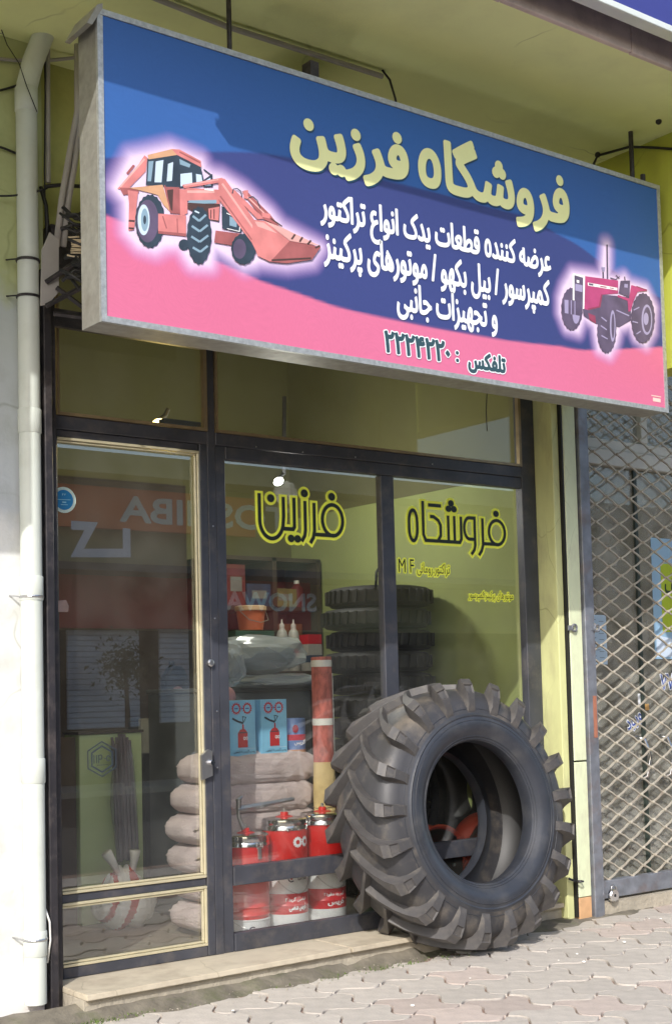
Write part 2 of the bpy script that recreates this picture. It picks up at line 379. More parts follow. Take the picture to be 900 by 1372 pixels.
def text_bm(s, x0, x1, z0, z1, y, bold=0.0, persian=True, mirror=False, deep=0.0, ref=None, cell=None):
    """lettering mesh fitted to a box in the x-z plane (facing -y). The glyph outlines are turned into a distance
    field so that overlapping strokes join; bold: pen growth as a share of the line height; ref: growth it is fitted to."""
    cu = bpy.data.curves.new('lettering', 'FONT'); cu.body = shape(s) if persian else s
    cu.resolution_u = 3; cu.fill_mode = 'NONE'
    o = bpy.data.objects.new('lettering', cu); C.objects.link(o)
    dg = bpy.context.evaluated_depsgraph_get(); dg.update()
    me = bpy.data.meshes.new_from_object(o.evaluated_get(dg))
    C.objects.unlink(o); bpy.data.objects.remove(o); bpy.data.curves.remove(cu)
    P = np.array([v.co[:2] for v in me.vertices]); nv = len(P); up = list(range(nv))
    def find(i):
        while up[i] != i: up[i] = up[up[i]]; i = up[i]
        return i
    for e in me.edges: up[find(e.vertices[0])] = find(e.vertices[1])
    loops = {}
    for i in range(nv): loops.setdefault(find(i), []).append(i)
    bpy.data.meshes.remove(me)
    lo_, hi_ = P.min(0), P.max(0); H = z1 - z0; gr = (ref if ref is not None else bold) * H; b_ = bold * H
    P = (P - lo_) / (hi_ - lo_) * np.array([x1 - x0 - 2 * gr, H - 2 * gr]) + np.array([x0 + gr, z0 + gr])
    h = cell or max(.0009, H / 75)
    gx0, gz0 = x0 - 4 * h - b_, z0 - 4 * h - b_
    nx = int((x1 - x0 + 2 * b_) / h) + 9; nz = int((H + 2 * b_) / h) + 9
    D_ = np.full((nz, nx), b_ + 3 * h); Wn = np.zeros((nz, nx), int)
    xs = gx0 + np.arange(nx) * h; zs_ = gz0 + np.arange(nz) * h; mg = b_ + 3 * h
    for lp in loops.values():
        for k in range(len(lp)):
            p, q = P[lp[k]], P[lp[(k + 1) % len(lp)]]
            i0 = max(0, int((min(p[0], q[0]) - mg - gx0) / h)); i1 = min(nx, int((max(p[0], q[0]) + mg - gx0) / h) + 2)
            j0 = max(0, int((min(p[1], q[1]) - mg - gz0) / h)); j1 = min(nz, int((max(p[1], q[1]) + mg - gz0) / h) + 2)
            d = q - p; L2 = d @ d + 1e-15; X_ = xs[i0:i1][None, :]; Z_ = zs_[j0:j1][:, None]
            t = np.clip(((X_ - p[0]) * d[0] + (Z_ - p[1]) * d[1]) / L2, 0, 1)
            D_[j0:j1, i0:i1] = np.minimum(D_[j0:j1, i0:i1], np.hypot(X_ - p[0] - t * d[0], Z_ - p[1] - t * d[1]))
            if p[1] != q[1]:
                sg = 1 if q[1] > p[1] else -1; a_, c_ = sorted((p[1], q[1]))
                for j in range(max(0, int((a_ - gz0) / h) - 1), min(nz, int((c_ - gz0) / h) + 2)):
                    if a_ <= zs_[j] < c_:
                        xc = p[0] + (zs_[j] - p[1]) / d[1] * d[0]; i = max(0, int(math.ceil((xc - gx0) / h)))
                        Wn[j, i:] += sg
    Fd = np.where(Wn != 0, D_, -D_) + b_
    pos = Fd > 0; cnt_ = pos[:-1, :-1].astype(int) + pos[1:, :-1] + pos[:-1, 1:] + pos[1:, 1:]
    bm = BM()
    def quad(pts):
        f = bm.faces.new([bm.verts.new((a, y, c)) for a, c in pts]); f.normal_update()
        if f.normal.y > 0: f.normal_flip()
    for j in range(nz - 1):
        row = cnt_[j]; i = 0; idx_ = np.nonzero(row)[0]
        if not len(idx_): continue
        i, last = idx_[0], idx_[-1]
        while i <= last:
            if row[i] == 4:
                k = i
                while k <= last and row[k] == 4: k += 1
                quad([(xs[i], zs_[j]), (xs[k], zs_[j]), (xs[k], zs_[j + 1]), (xs[i], zs_[j + 1])]); i = k; continue
            if row[i] > 0:
                cs = [(i, j), (i + 1, j), (i + 1, j + 1), (i, j + 1)]; out = []
                for k in range(4):
                    (ia, ja), (ib, jb) = cs[k], cs[(k + 1) % 4]; fa, fb = Fd[ja, ia], Fd[jb, ib]
                    if fa > 0: out.append((xs[ia], zs_[ja]))
                    if (fa > 0) != (fb > 0):
                        t = fa / (fa - fb); out.append((xs[ia] + (xs[ib] - xs[ia]) * t, zs_[ja] + (zs_[jb] - zs_[ja]) * t))
                if len(out) > 2: quad(out)
            i += 1
    return bm
def words(items, gap=None, **k): pass

# ================================================================== SETTING
def structure(o): o['kind'] = 'structure'; return o
g = BM(); box(g, -150, 150, -150, 150, -.3, -.06); structure(obj('ground', g, earth))
g = BM(); box(g, -60, 60, -12.6, -4.3, -.15, -.05); structure(obj('road', g, asphalt))
g = BM(); box(g, -60, 60, -14.0, -12.6, -.15, .04); structure(obj('far_pavement', g, concrete))
g = BM(); box(g, -20, 30, -4.15, -.13, -.2, -.016); box(g, -20, 30, -4.3, -4.15, -.2, -.005)
pav = structure(obj('pavement', g, joint))
structure(obj('pavement_beyond', bx(-20, 30, -4.15, -3.7, -.1, -.008), paver_m)); structure(obj('pavement_beyond', bx(6.9, 30, -3.7, -.3, -.1, -.008), paver_m)); structure(obj('pavement_beyond', bx(-20, -1.6, -3.7, -.3, -.1, -.008), paver_m))
# wavy interlocking pavers laid in a grid
L = .30; AMP = .046
def paver_mesh():
    bm = BM(); N = 8; out = []
    s = lambda t: AMP * math.sin(2 * PI * t)
    for i in range(N): t = i / N; out.append((t * L, s(t)))
    for i in range(N): t = i / N; out.append((L - s(t), t * L))
    for i in range(N): t = 1 - i / N; out.append((t * L, L + s(t)))
    for i in range(N): t = 1 - i / N; out.append((-s(t), t * L))
    c = Vector((L / 2, L / 2))
    rows = []
    for k, z in ((.962, -.03), (.958, -.005), (.947, 0.0)):
        rows.append([bm.verts.new((c.x + (x - c.x) * k, c.y + (y - c.y) * k, z)) for x, y in out])
    n = len(out)
    for a, b in zip(rows, rows[1:]):
        for i in range(n): bm.faces.new((a[i], a[(i + 1) % n], b[(i + 1) % n], b[i]))
    ctr = bm.verts.new((c.x, c.y, .001))
    for i in range(n): bm.faces.new((rows[-1][i], rows[-1][(i + 1) % n], ctr))
    return bm
pm = obj('paver', paver_mesh(), paver_m, pav, smooth=40, local=True); proto_mesh = pm.data
red_mesh = proto_mesh.copy(); red_mesh.materials[0] = paver_r
C.objects.unlink(pm); bpy.data.objects.remove(pm)
cnt = 0
rg = random.Random(3)
cells = []
for i in range(-5, 24):
    for j in range(-1, 12):
        x = i * L; y = -.47 - (j + 1) * L
        q = [proj((x + a * L, y + b * L, 0)) for a in (0, 1) for b in (0, 1)]
        if j == -1 and x < 2.3: continue
        if any(-90 < p[0] < 1000 and p[1] < 1500 for p in q): cells.append((min(p[1] for p in q), x, y))
for _, x, y in sorted(cells)[:298]:
    o = bpy.data.objects.new('paver', red_mesh if rg.random() < .12 else proto_mesh)
    C.objects.link(o); o.parent = pav
    # pavers sink and tilt a little
    o.location = (x, y, rg.uniform(-.003, .002)); o.rotation_euler = (rg.uniform(-.008, .008), rg.uniform(-.008, .008), rg.uniform(-.008, .008))
    cnt += 1
# strip of mossy mortar between paving and shop step
g = BM(); rows = []
NX = 150
for i in range(NX):
    x = -1.4 + 7.6 * i / (NX - 1)
    yo = -.53 + .035 * math.sin(x * 9) + .02 * math.sin(x * 23 + 1) + rg.uniform(-.01, .01) + max(0, x - .6) * .075
    row = []
    for k, (yy, zz) in enumerate(((yo, -.018), (yo + .03, .004), (yo + .05, .008), (min(-.2, max(yo + .08, -.44 + .03 * x)) if x < 2.6 else yo + .09, .03 if x < 2.6 else .012), (-.30 if x < 2.6 else -.06, .055 if x < 2.6 else .02))):
        row.append(g.verts.new((x, yy, zz + rg.uniform(-.004, .004) * (k > 0))))
    rows.append(row)
for a, b in zip(rows, rows[1:]):
    for k in range(4): g.faces.new((a[k], b[k], b[k + 1], a[k + 1]))
structure(obj('mortar_strip', g, mortar, smooth=True))
# bits of grit and moss on the joint
g = BM()
for _ in range(260):
    x = rg.uniform(-.2, 3.9); y = -.52 + rg.uniform(-.1, .12); s = rg.uniform(.0015, .005)
    bmesh.ops.create_icosphere(g, subdivisions=1, radius=s, matrix=Matrix.Translation((x, y, .008)) @ Matrix.Scale(.6, 4, (0, 0, 1)))
o = obj('grit', g, mat('pale_grit', srgb(166, 158, 144), .9)); o['kind'] = 'stuff'; o['label'] = 'pale grit scattered along the step joint'; o['category'] = 'grit'
g = BM()
for _ in range(280):
    cx_, sp = rg.choice(((.04, .12), (.0, .08), (1.6, .3), (2.0, .2), (.25, .2))); x = rg.gauss(cx_, sp); y = -.5 + rg.gauss(0, .03)
    if x < -.15: y = -.25 + rg.gauss(0, .03)
    h = rg.uniform(.006, .022); a = rg.uniform(0, PI); dx = math.cos(a) * .004; dy = math.sin(a) * .004
    v = [g.verts.new(p) for p in ((x - dx, y - dy, .004), (x + dx, y + dy, .004), (x + rg.uniform(-.008, .008), y + rg.uniform(-.008, .008), h))]
    g.faces.new(v)
o = obj('moss', g, mat('moss_green', srgb(84, 104, 44), .9, 0, .3)); o['kind'] = 'stuff'; o['label'] = 'green moss growing along the foot of the step'; o['category'] = 'moss'
for k in range(9):
    x, y = ((2.55, -1.0), (2.75, -.95), (2.62, -1.12), (3.9, -.5), (3.95, -.55), (1.3, -1.25), (1.9, -1.0), (.62, -.75), (3.2, -.9))[k]
    g = BM(); bmesh.ops.create_icosphere(g, subdivisions=1, radius=.006 + .003 * (k % 3), matrix=Matrix.Translation((x, y, .006)) @ Matrix.Scale(.5, 4, (0, 0, 1)))
    tag(obj('litter', g, mat('white_litter', srgb(230, 228, 222), .8), origin=(x, y, .006)), 'tiny white scrap of litter on the paving in front of the tyre', 'litter', 'scraps of litter on the paving')

# ------------------------------------------------------------------ the shop building
B = thing('shop_building', 'yellow-green plastered shop building with deep roof overhang above the tyre shop', 'building', (0, 0, 0))
YF = -.12
# outer wall left of the shop, yellow-green paint above, blue-grey and pale tones below
obj('wall_base', bx(-8, -.047, YF - .016, YF - .001, 0, .21, bev=.005), white_wall, B)
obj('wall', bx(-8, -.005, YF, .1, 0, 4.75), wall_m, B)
g = bx(-.005, 3.56, .02, .12, 3.85, 4.75); obj('wall', g, green_paint, B)
# inside shell
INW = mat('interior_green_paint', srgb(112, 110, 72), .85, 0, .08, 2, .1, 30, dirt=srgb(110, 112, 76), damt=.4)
obj('shade_backing', bx(-.02, 2.48, 2.70, 2.745, .1, 3.1), dark_wood, B)  # dark sheet added on the back wall to deepen shade behind the door
obj('interior_wall', bx(-.4, -.02, .12, 2.8, .1, 4.7), INW, B)
obj('interior_wall', bx(3.5, 3.6, .05, 2.8, 2.902, 4.7), INW, B)
obj('interior_wall', bx(3.5, 3.6, .05, 2.8, .1, 2.9), mat('interior_green_bounce_lit', srgb(166, 176, 112), .85, 0, .08, 2, .1, 30, dirt=srgb(170, 176, 120), damt=.4), B)  # lower right wall made paler to stand in for bounced sunlight
obj('interior_wall', bx(-.4, 3.6, 2.75, 2.85, .1, 4.7), INW, B)
obj('interior_ceiling', bx(-.4, 3.6, .125, 2.85, 4.62, 4.7), INW, B)
obj('shop_floor', bx(-.4, 3.6, .04, 2.85, -.02, .108), mat('terrazzo_floor', srgb(136, 128, 114), .5, 0, .12, 5, .05, 30, dirt=srgb(96, 88, 78), damt=.5), B)
# roof overhang and the stone fascia above it
sf = obj('soffit', bx(-8, 12, -1.76, .1, 4.75, 4.9), soffit_m, B)
x = -2.1
k = 0
while x < 7:
    w = .92
    obj('facing_stone', bx(x + .003, x + w - .003, -1.785, -1.755, 4.74 if k % 2 else 4.743, 5.25, bev=.004), stone, B); x += w; k += 1
obj('upper_wall', bx(-8, 12, -1.74, -.1, 4.9, 6.4), stone, B)
# side wall at the right end of the overhang
obj('side_wall', bx(3.5, 3.68, -1.72, -.12, 3.35, 4.75), side_m, B)
# right pillar between the shop and the neighbour
obj('pillar', bx(3.5, 3.56, -.185, .1, 0, 4.75, bev=.004), stone_pale, B)
for z0, z1 in ((.0, .14), (.14, 1.0), (1.006, 3.5), (3.5, 4.75)):
    obj('pillar_face', bx(3.575, 3.69, -.215, .1, z0 + .002, z1 - .002, bev=.004), tile_m if z1 < .2 else stone_cream, B)
obj('interior_wall', bx(3.61, 3.8, .02, 2.8, .0, 4.7), mat('neighbour_wall', srgb(120, 116, 104), .9), B)
# step
g = BM()
def step(bm, x0, x1, f0, f1, y1, z0, z1):
    v = [bm.verts.new(p) for p in ((x0, f0, z0), (x1, f1, z0), (x1, y1, z0), (x0, y1, z0), (x0, f0, z1), (x1, f1, z1), (x1, y1, z1), (x0, y1, z1))]
    for q in ((0, 3, 2, 1), (4, 5, 6, 7), (0, 1, 5, 4), (1, 2, 6, 5), (2, 3, 7, 6), (3, 0, 4, 7)): bm.faces.new([v[i] for i in q])
    return bm
def sy(x): return -.425 + .03 * x
for a, b in ((.03, 1.62), (1.625, 2.35), (2.9, 3.5)):
    g = step(BM(), a, b - .003, sy(a) if a < 2.5 else -.16, sy(b) if a < 2.5 else -.16, 0.03, .084, .112)
    bmesh.ops.bevel(g, geom=list(g.edges), offset=.004, segments=2, affect='EDGES')
    obj('step_slab', g, marble, B)
g = step(BM(), .03, 2.4, sy(0) + .03, sy(2.4) + .03, .03, 0, .084); step(g, 2.9, 3.5, -.13, -.13, .03, 0, .084)
obj('step_riser', g, concrete, B)
# shutter guides: dark channels both sides
g = BM(); box(g, -.045, -.004, -.205, -.125, 0.0, 3.6, .004); box(g, -.003, .034, -.165, -.125, .0, 3.6, .003)
obj('shutter_guide', g, black_steel, B)
g = BM(); box(g, 3.562, 3.573, -.21, -.05, .02, 3.5); obj('shutter_guide', g, black, B)
g = bx(.02, 3.5, -.16, -.02, 3.62, 3.84); obj('shutter_box', g, black_steel, B)

# ------------------------------------------------------------------ shop front (windows)
SF = thing('shop_window', 'dark steel shop window of two tall lettered panes over a low rail with transom above', 'window', (2.3, 0, .11))
def fr(n, *a, m=steel, bev=.003, p=SF): return obj(n, bx(*a, bev=bev), m, p)
fr('frame_post', .985, 1.035, -.028, .03, .112, 3.85)
fr('frame_post', 1.037, 1.10, -.022, .03, .112, 2.846)
fr('frame_post', 3.37, 3.497, -.03, .03, .112, 3.85)
fr('mullion', 2.195, 2.295, -.024, .028, .56, 2.772)
fr('top_rail', 1.102, 3.368, -.026, .028, 2.775, 2.845)
fr('transom_rail', .04, .983, -.03, .03, 2.845, 2.915)
fr('transom_rail', 1.037, 3.368, -.032, .03, 2.847, 2.915)
fr('middle_rail', 1.102, 3.368, -.03, .028, .462, .562)
fr('bottom_rail', 1.102, 3.368, -.03, .028, .113, .208)
for x0, x1, z0, z1 in ((1.1, 2.195, .562, 2.775), (2.295, 3.37, .562, 2.775), (1.1, 3.37, .208, .462)):
    obj('glass_pane', bx(x0 - .004, x1 + .004, .0, .006, z0 - .004, z1 + .004), glass_m, SF)
for x0, x1 in ((.1, .983), (1.037, 3.37)):
    obj('transom_pane', bx(x0 + .012, x1 - .012, .0, .006, 2.93, 3.85), glass_t, SF)
    g = BM(); box(g, x0, x1, -.04, -.012, 2.916, 2.932); box(g, x0, x0 + .014, -.04, -.012, 2.933, 3.85); box(g, x1 - .022, x1, -.04, -.012, 2.933, 3.85)
    obj('transom_trim', g, brass_dull, SF)
g = BM()
for x, z in ((1.3, 2.86), (1.62, 2.858), (2.0, 2.862), (2.6, 2.87), (1.01, 1.9), (1.012, 1.4), (1.008, 1.1), (1.01, 2.4)):
    lathe(g, [(.004, 0), (.0045, -.003), (.0, -.004)], (x, -.031, z), 'Y', 8)
obj('rivets', g, grey_metal, SF)['kind'] = 'stuff'

# lettering on the panes
yel = mat('yellow_vinyl', srgb(246, 252, 84), .5, 0, .03); dk = mat('dark_green_vinyl', srgb(30, 36, 22), .4, 0, .03)
def arc(cx_, cz, rx, rz, a0, a1, n=14): return [(cx_ + rx * math.cos(R(a0 + (a1 - a0) * i / n)), cz + rz * math.sin(R(a0 + (a1 - a0) * i / n))) for i in range(n + 1)]
def stroke_word(name, strokes, x0, x1, z0, z1, w):
    """strokes in unit space -> outlined band lettering"""
    def T(p): return (x0 + p[0] * (x1 - x0), z0 + p[1] * (z1 - z0))
    gy = BM(); gd = BM()
    for k, (pts, cl) in enumerate(strokes):
        q = [T(p) for p in pts]
        if not cl and len(q) > 1:
            e0 = (Vector(q[0]) - Vector(q[1])).normalized() * w * .28; e1 = (Vector(q[-1]) - Vector(q[-2])).normalized() * w * .28
            qy = [(q[0][0] + e0.x, q[0][1] + e0.y)] + q[1:-1] + [(q[-1][0] + e1.x, q[-1][1] + e1.y)]
        else: qy = q
        ribbon(gy, qy, w * 1.12, -.0015 - k * .00012, cl); ribbon(gd, q, w * .46, -.0042 - k * .00012, cl)
    obj(name, gy, yel, SF); obj(name, gd, dk, SF)
def dot(cx_, cz, r=.012, asp=1.0):
    return (arc(cx_, cz, r, r * asp, 0, 345, 14), True)
# word one: farzin. unit box x 0..1, z 0..1 (baseline loop work)
fz = [
    (arc(.175, .46, .125, .30, 180, 360, 16)[0:0] + [(.045, .87)] + arc(.17, .42, .125, .30, 180, 345, 14) + [(.30, .50), (.30, .84)], False),
    ([(.27, .30), (.40, .30), (.415, .34), (.415, .84)], False),
    ([(.535, .80), (.535, .30), (.525, .20), (.49, .10)], False),
    ([(.635, .78), (.635, .30), (.62, .18), (.585, .08)], False),
    (arc(.84, .50, .115, .27, -100, 258, 26)[:-1], True),
    ([(.635, .235), (.86, .235)], False),
]
fzd = [dot(.165, .80, .022, 1.6), dot(.53, .93, .022, 1.6), dot(.835, .91, .022, 1.6), dot(.375, .14, .020, 1.6), dot(.445, .14, .020, 1.6)]
stroke_word('window_lettering', fz + fzd, 1.305, 1.945, 2.315, 2.65, .048)
fs = [
    (arc(.06, .55, .038, .20, 0, 180, 10) + arc(.06, .42, .038, .20, 180, 360, 10), True),
    ([(.155, .92), (.155, .34), (.175, .24), (.29, .24), (.32, .34), (.32, .52), (.30, .60), (.255, .66), (.22, .66)], False),
    ([(.30, .24), (.505, .24), (.52, .30), (.52, .70)], False),
    ([(.455, .26), (.455, .70)], False),
    ([(.395, .26), (.395, .70)], False),
    ([(.205, .86), (.33, .86)], False),
    (arc(.60, .50, .05, .19, 88, 272, 12) + [(.655, .31), (.655, .69)], True),
    ([(.655, .5), (.655, .20), (.645, .12), (.615, .04)], False),
    ([(.735, .70), (.735, .22), (.72, .12), (.69, .03)], False),
    (arc(.88, .46, .082, .22, -100, 258, 26)[:-1], True),
    ([(.735, .245), (.88, .245)], False),
]
fsd = [dot(.425, .92, .016, 1.7), dot(.40, .82, .016, 1.7), dot(.452, .82, .016, 1.7), dot(.875, .80, .016, 1.7)]
stroke_word('window_lettering', fs + fsd, 2.405, 3.26, 2.315, 2.67, .046)
def small_line(s, x0, x1, z0, z1, pers=True, b=.085):
    obj('window_lettering', text_bm(s, x0, x1, z0, z1, -.0016, b, pers), yel, SF)
    obj('window_lettering', text_bm(s, x0, x1, z0, z1, -.0030, .0, pers, ref=b), dk, SF)
small_line('M F', 2.325, 2.462, 2.19, 2.287, False, .085)
small_line('تراکتور.رومانی', 2.470, 2.752, 2.172, 2.268)
small_line('موتورهای پرکینز.کمپرسور', 2.889, 3.293, 2.028, 2.108)

# ------------------------------------------------------------------ glazed door
D = thing('shop_door', 'glazed steel shop door with gold trim left of the display window', 'door', (.53, 0, .12))
def dr(n, *a, m=steel, bev=.003, p=D): return obj(n, bx(*a, bev=bev), m, p)
dr('hinge_stile', .038, .1, -.035, .028, .114, 2.843, m=black_steel)
dr('door_stile', .935, .982, -.03, .028, .114, 2.843)
dr('top_rail', .102, .933, -.02, .028, 2.806, 2.843)
dr('middle_rail', .102, .933, -.02, .028, .482, .522)
dr('bottom_rail', .102, .933, -.028, .028, .114, .165)
obj('door_glass', bx(.1, .92, .0, .006, .53, 2.8), glass_m, D)
obj('door_glass', bx(.1, .92, .0, .006, .172, .478), glass_m, D)
def trim(z0, z1):
    g = BM()
    for k, (w0, w1, yy) in enumerate(((0, .014, -.030), (.016, .026, -.022))):
        box(g, .102, .933 - w0, yy, -.003, z1 - w1, z1 - w0, .002)
        box(g, .102, .933 - w0, yy, -.003, z0 + w0, z0 + w1, .002)
        box(g, .933 - w1, .933 - w0, yy, -.003, z0 + w1 + .001, z1 - w1 - .001, .002)
    obj('gold_trim', g, brass, D)
trim(.524, 2.805); trim(.168, .481)
# latch plate, lock and lugs
h = obj('door_handle', slab(BM(), [(.90, 1.17), (.94, 1.20), (.965, 1.19), (.965, 1.06), (.90, 1.04)], -.055, -.034), grey_metal, D)
g = tube(BM(), [(.955, -.035, 1.13), (.955, -.075, 1.13)], .014, 10); obj('lock', g, chrome, D)
g = BM(); lathe(g, [(.018, 0), (.02, -.016), (.012, -.02), (.0, -.02)], (.972, -.032, 1.66), 'Y', 16); obj('lock', g, grey_metal, D)
g = slab(BM(), [(.035, 1.97), (.13, 1.98), (.145, 1.95), (.14, 1.92), (.035, 1.92)], -.05, -.04); obj('hasp', g, mat('rusty_plate', srgb(150, 128, 120), .7, .2, .2, 30), D)
# sticker on the door glass: white ring with blue field, cut by the frame
g = BM(); polyxz(g, arc(.148, 2.49, .066, .066, 0, 350, 34), -.0025); o = obj('round_sticker', g, flat('sticker_white', srgb(196, 214, 206)), D)
g2 = BM(); polyxz(g2, arc(.148, 2.49, .051, .051, 0, 350, 34), -.0035); obj('sticker_print', g2, flat('sticker_blue', srgb(28, 120, 176)), o)
g2 = BM(); ribbon(g2, [(.112, 2.49), (.184, 2.492)], .003, -.004); ribbon(g2, [(.138, 2.478), (.16, 2.478)], .006, -.0042); ribbon(g2, [(.13, 2.465), (.168, 2.466)], .003, -.0041)
ribbon(g2, [(.14, 2.512), (.14, 2.52), (.146, 2.52)], .003, -.004); ribbon(g2, [(.152, 2.512), (.152, 2.52), (.158, 2.52)], .003, -.0041)
for i in range(20):
    a = i / 20 * 2 * PI; ribbon(g2, [(.148 + .056 * math.cos(a), 2.49 + .056 * math.sin(a)), (.148 + .061 * math.cos(a), 2.49 + .061 * math.sin(a))], .003, -.004)
obj('sticker_print', g2, flat('sticker_pale', srgb(150, 200, 216)), o)
# hexagon emblem in dark lines
g = BM(); c0 = at(137, 1017, -.002)
def hexa(r, sx=.62): return [(c0.x + r * sx * math.cos(R(60 * i + 30)) * 1.05, c0.z + r * math.sin(R(60 * i + 30))) for i in range(6)]
ribbon(g, hexa(.088, .98), .006, -.002, True); ribbon(g, hexa(.066, .95), .008, -.0022, True)
for a, b in (((-.045, -.02), (-.045, .022)), ((-.03, -.02), (-.03, .022)), ((-.018, -.02), (-.018, .022)), ((-.018, .02), (-.002, .02)), ((-.002, .02), (-.002, 0)), ((-.002, 0), (-.018, 0)), ((.01, .002), (.026, .002))):
    ribbon(g, [(c0.x + a[0], c0.z + a[1]), (c0.x + b[0], c0.z + b[1])], .005, -.0024)
ribbon(g, [(c0.x + .036 + .011 * math.cos(R(t)), c0.z + .002 + .013 * math.sin(R(t))) for t in range(0, 340, 20)], .005, -.0026)
ribbon(g, [(c0.x - .03, c0.z - .03), (c0.x + .035, c0.z - .03)], .003, -.0027)
obj('hexagon_emblem', g, flat('emblem_ink', srgb(34, 46, 58)), D)

# ================================================================== THE BIG SIGN
SG = thing('shop_sign', 'large blue and pink box sign with loader and tractor pictures and Persian lettering', 'sign', (1.57, -1.1, 3.066))
X0, X1, Z0, Z1, YS, YB = -.25, 3.40, 3.066, 4.41, -1.2, -1.02
obj('sign_case', bx(X0, X1, YS + .004, YB, Z0, Z1), galv, SG)
g = BM(); e = .022
box(g, X0 - .003, X1 + .003, YS - .008, YS + .012, Z0 - .004, Z0 + e); box(g, X0 - .003, X1 + .003, YS - .008, YS + .012, Z1 - e, Z1 + .004)
box(g, X0 - .004, X0 + e, YS - .006, YS + .012, Z0 + e, Z1 - e); box(g, X1 - e, X1 + .004, YS - .006, YS + .012, Z0 + e, Z1 - e)
obj('sign_edging', g, galv_edge, SG)
g = slab(BM(), [(X0 - .055, 4.33), (X0 - .004, 4.425), (X0 + .02, 4.437), (X0 + .02, 4.415), (X0 - .03, 4.33)], YS - .01, YB + .02); obj('bent_flap', g, galv, SG)
# printed face
AMT = 'print_colour'
def sgn(px, py): p = at(px, py, YS); return (p.x, p.z)
def zf(px, py): return sgn(140 + px / 3, 180 + py / 3)             # the loader picture
def zt(px, py): return sgn(730 + px / 5.294, 310 + py / 5.294)     # the tractor picture
LO = [(45, 215), (110, 95), (165, 85), (270, 60), (385, 105), (400, 140), (432, 165), (470, 175), (560, 230), (660, 315), (710, 375), (865, 455), (830, 505), (730, 520), (620, 505), (600, 515), (560, 525), (510, 490), (440, 445), (420, 520), (350, 515), (300, 440), (240, 440), (200, 460), (140, 440), (95, 390), (90, 270)]
TR = [(110, 480), (135, 400), (195, 300), (270, 310), (400, 330), (425, 90), (440, 90), (440, 330), (520, 345), (560, 330), (600, 380), (710, 415), (770, 540), (760, 700), (710, 795), (640, 750), (600, 650), (520, 680), (490, 800), (450, 865), (380, 830), (350, 660), (270, 600), (230, 705), (150, 680), (110, 580)]
lo = [zf(*p) for p in LO]; tr = [zt(*p) for p in TR]
NXg, NZg = 366, 135
gx = np.linspace(X0 + .018, X1 - .018, NXg); gz = np.linspace(Z0 + .018, Z1 - .018, NZg)
GX, GZ = np.meshgrid(gx, gz)
def dist(poly):
    d = np.full(GX.shape, 9.0); ins = np.zeros(GX.shape, bool); n = len(poly)
    for i in range(n):
        x1, z1 = poly[i]; x2, z2 = poly[(i + 1) % n]
        dx, dz = x2 - x1, z2 - z1; L2 = dx * dx + dz * dz + 1e-12
        t = np.clip(((GX - x1) * dx + (GZ - z1) * dz) / L2, 0, 1)
        d = np.minimum(d, np.hypot(GX - x1 - t * dx, GZ - z1 - t * dz))
        c = ((z1 > GZ) != (z2 > GZ)) & (GX < (x2 - x1) * (GZ - z1) / (z2 - z1 + 1e-12) + x1)
        ins ^= c
    return np.where(ins, 0, d)
def curve_z(pts):
    q = sorted([sgn(*p) for p in pts]); return np.interp(GX, [a[0] for a in q], [a[1] for a in q])
def smoothpts(pts, n=60):
    t = np.linspace(0, len(pts) - 1, n); a = np.arange(len(pts)); xs = [p[0] for p in pts]; ys = [p[1] for p in pts]
    xi = np.interp(t, a, xs); yi = np.interp(t, a, ys); k = np.ones(9) / 9
    yp = np.convolve(np.pad(yi, 4, mode='edge'), k, 'valid'); return list(zip(xi, yp))
zb = curve_z(smoothpts([(125, 214), (220, 206), (300, 202), (388, 207), (500, 238), (600, 262), (700, 290), (745, 310), (805, 348), (895, 415)]))
zp = curve_z(smoothpts([(125, 279), (180, 305), (225, 325), (290, 350), (350, 375), (450, 412), (600, 445), (750, 467), (800, 471), (895, 463)]))
blue = np.array(srgb(52, 98, 164)); navy = np.array(srgb(56, 66, 120)); pink = np.array(srgb(206, 108, 142))
sm = lambda a: np.clip(a / .012 + .5, 0, 1)[..., None]
col = navy + (blue - navy) * sm(GZ - zb)
# printed flow inside each band
wob = (np.sin(GX * 2.1 + GZ * 3.3) * .5 + .5)[..., None]
col = col * (1 - .12 * wob) + np.array(srgb(78, 86, 150)) * .12 * wob
pk = pink * (1 - .1 * wob) + np.array(srgb(220, 130, 172)) * .1 * wob
col = pk + (col - pk) * sm(GZ - zp)
for poly, rad in ((lo, .085), (tr, .08)):
    d = dist(poly); a = np.clip(1 - d / rad, 0, 1)[..., None]
    halo = np.array(srgb(176, 124, 206)) * (1 - a) + np.array(srgb(226, 204, 230)) * a
    col = col * (1 - a ** 1.2) + halo * a ** 1.2
me = bpy.data.meshes.new('printed_face')
co_ = np.stack([GX, np.full(GX.shape, YS - .001), GZ], -1).reshape(-1, 3)
idx = np.arange(NXg * NZg).reshape(NZg, NXg)
q = np.stack([idx[:-1, :-1], idx[:-1, 1:], idx[1:, 1:], idx[1:, :-1]], -1).reshape(-1, 4)
wr = .0012 * np.sin(co_[:, 0] * 9) * np.sin(co_[:, 2] * 5 + co_[:, 0] * 2)       # the vinyl is not quite flat
co_[:, 1] += np.minimum(wr, .0008)
co_ -= np.array(SG.location)
me.from_pydata(co_.tolist(), [], q.tolist())
at_ = me.color_attributes.new(AMT, 'FLOAT_COLOR', 'POINT')
at_.data.foreach_set('color', np.concatenate([col.reshape(-1, 3), np.ones((NXg * NZg, 1))], 1).ravel().astype(np.float32))
for p in me.polygons: p.use_smooth = True
PM = bpy.data.materials.new('sign_print'); PM.use_nodes = True
n = PM.node_tree.nodes; l = PM.node_tree.links; b = n['Principled BSDF']; b.inputs['Roughness'].default_value = .5
b.inputs['Specular IOR Level'].default_value = .3
a_ = n.new('ShaderNodeAttribute'); a_.attribute_name = AMT
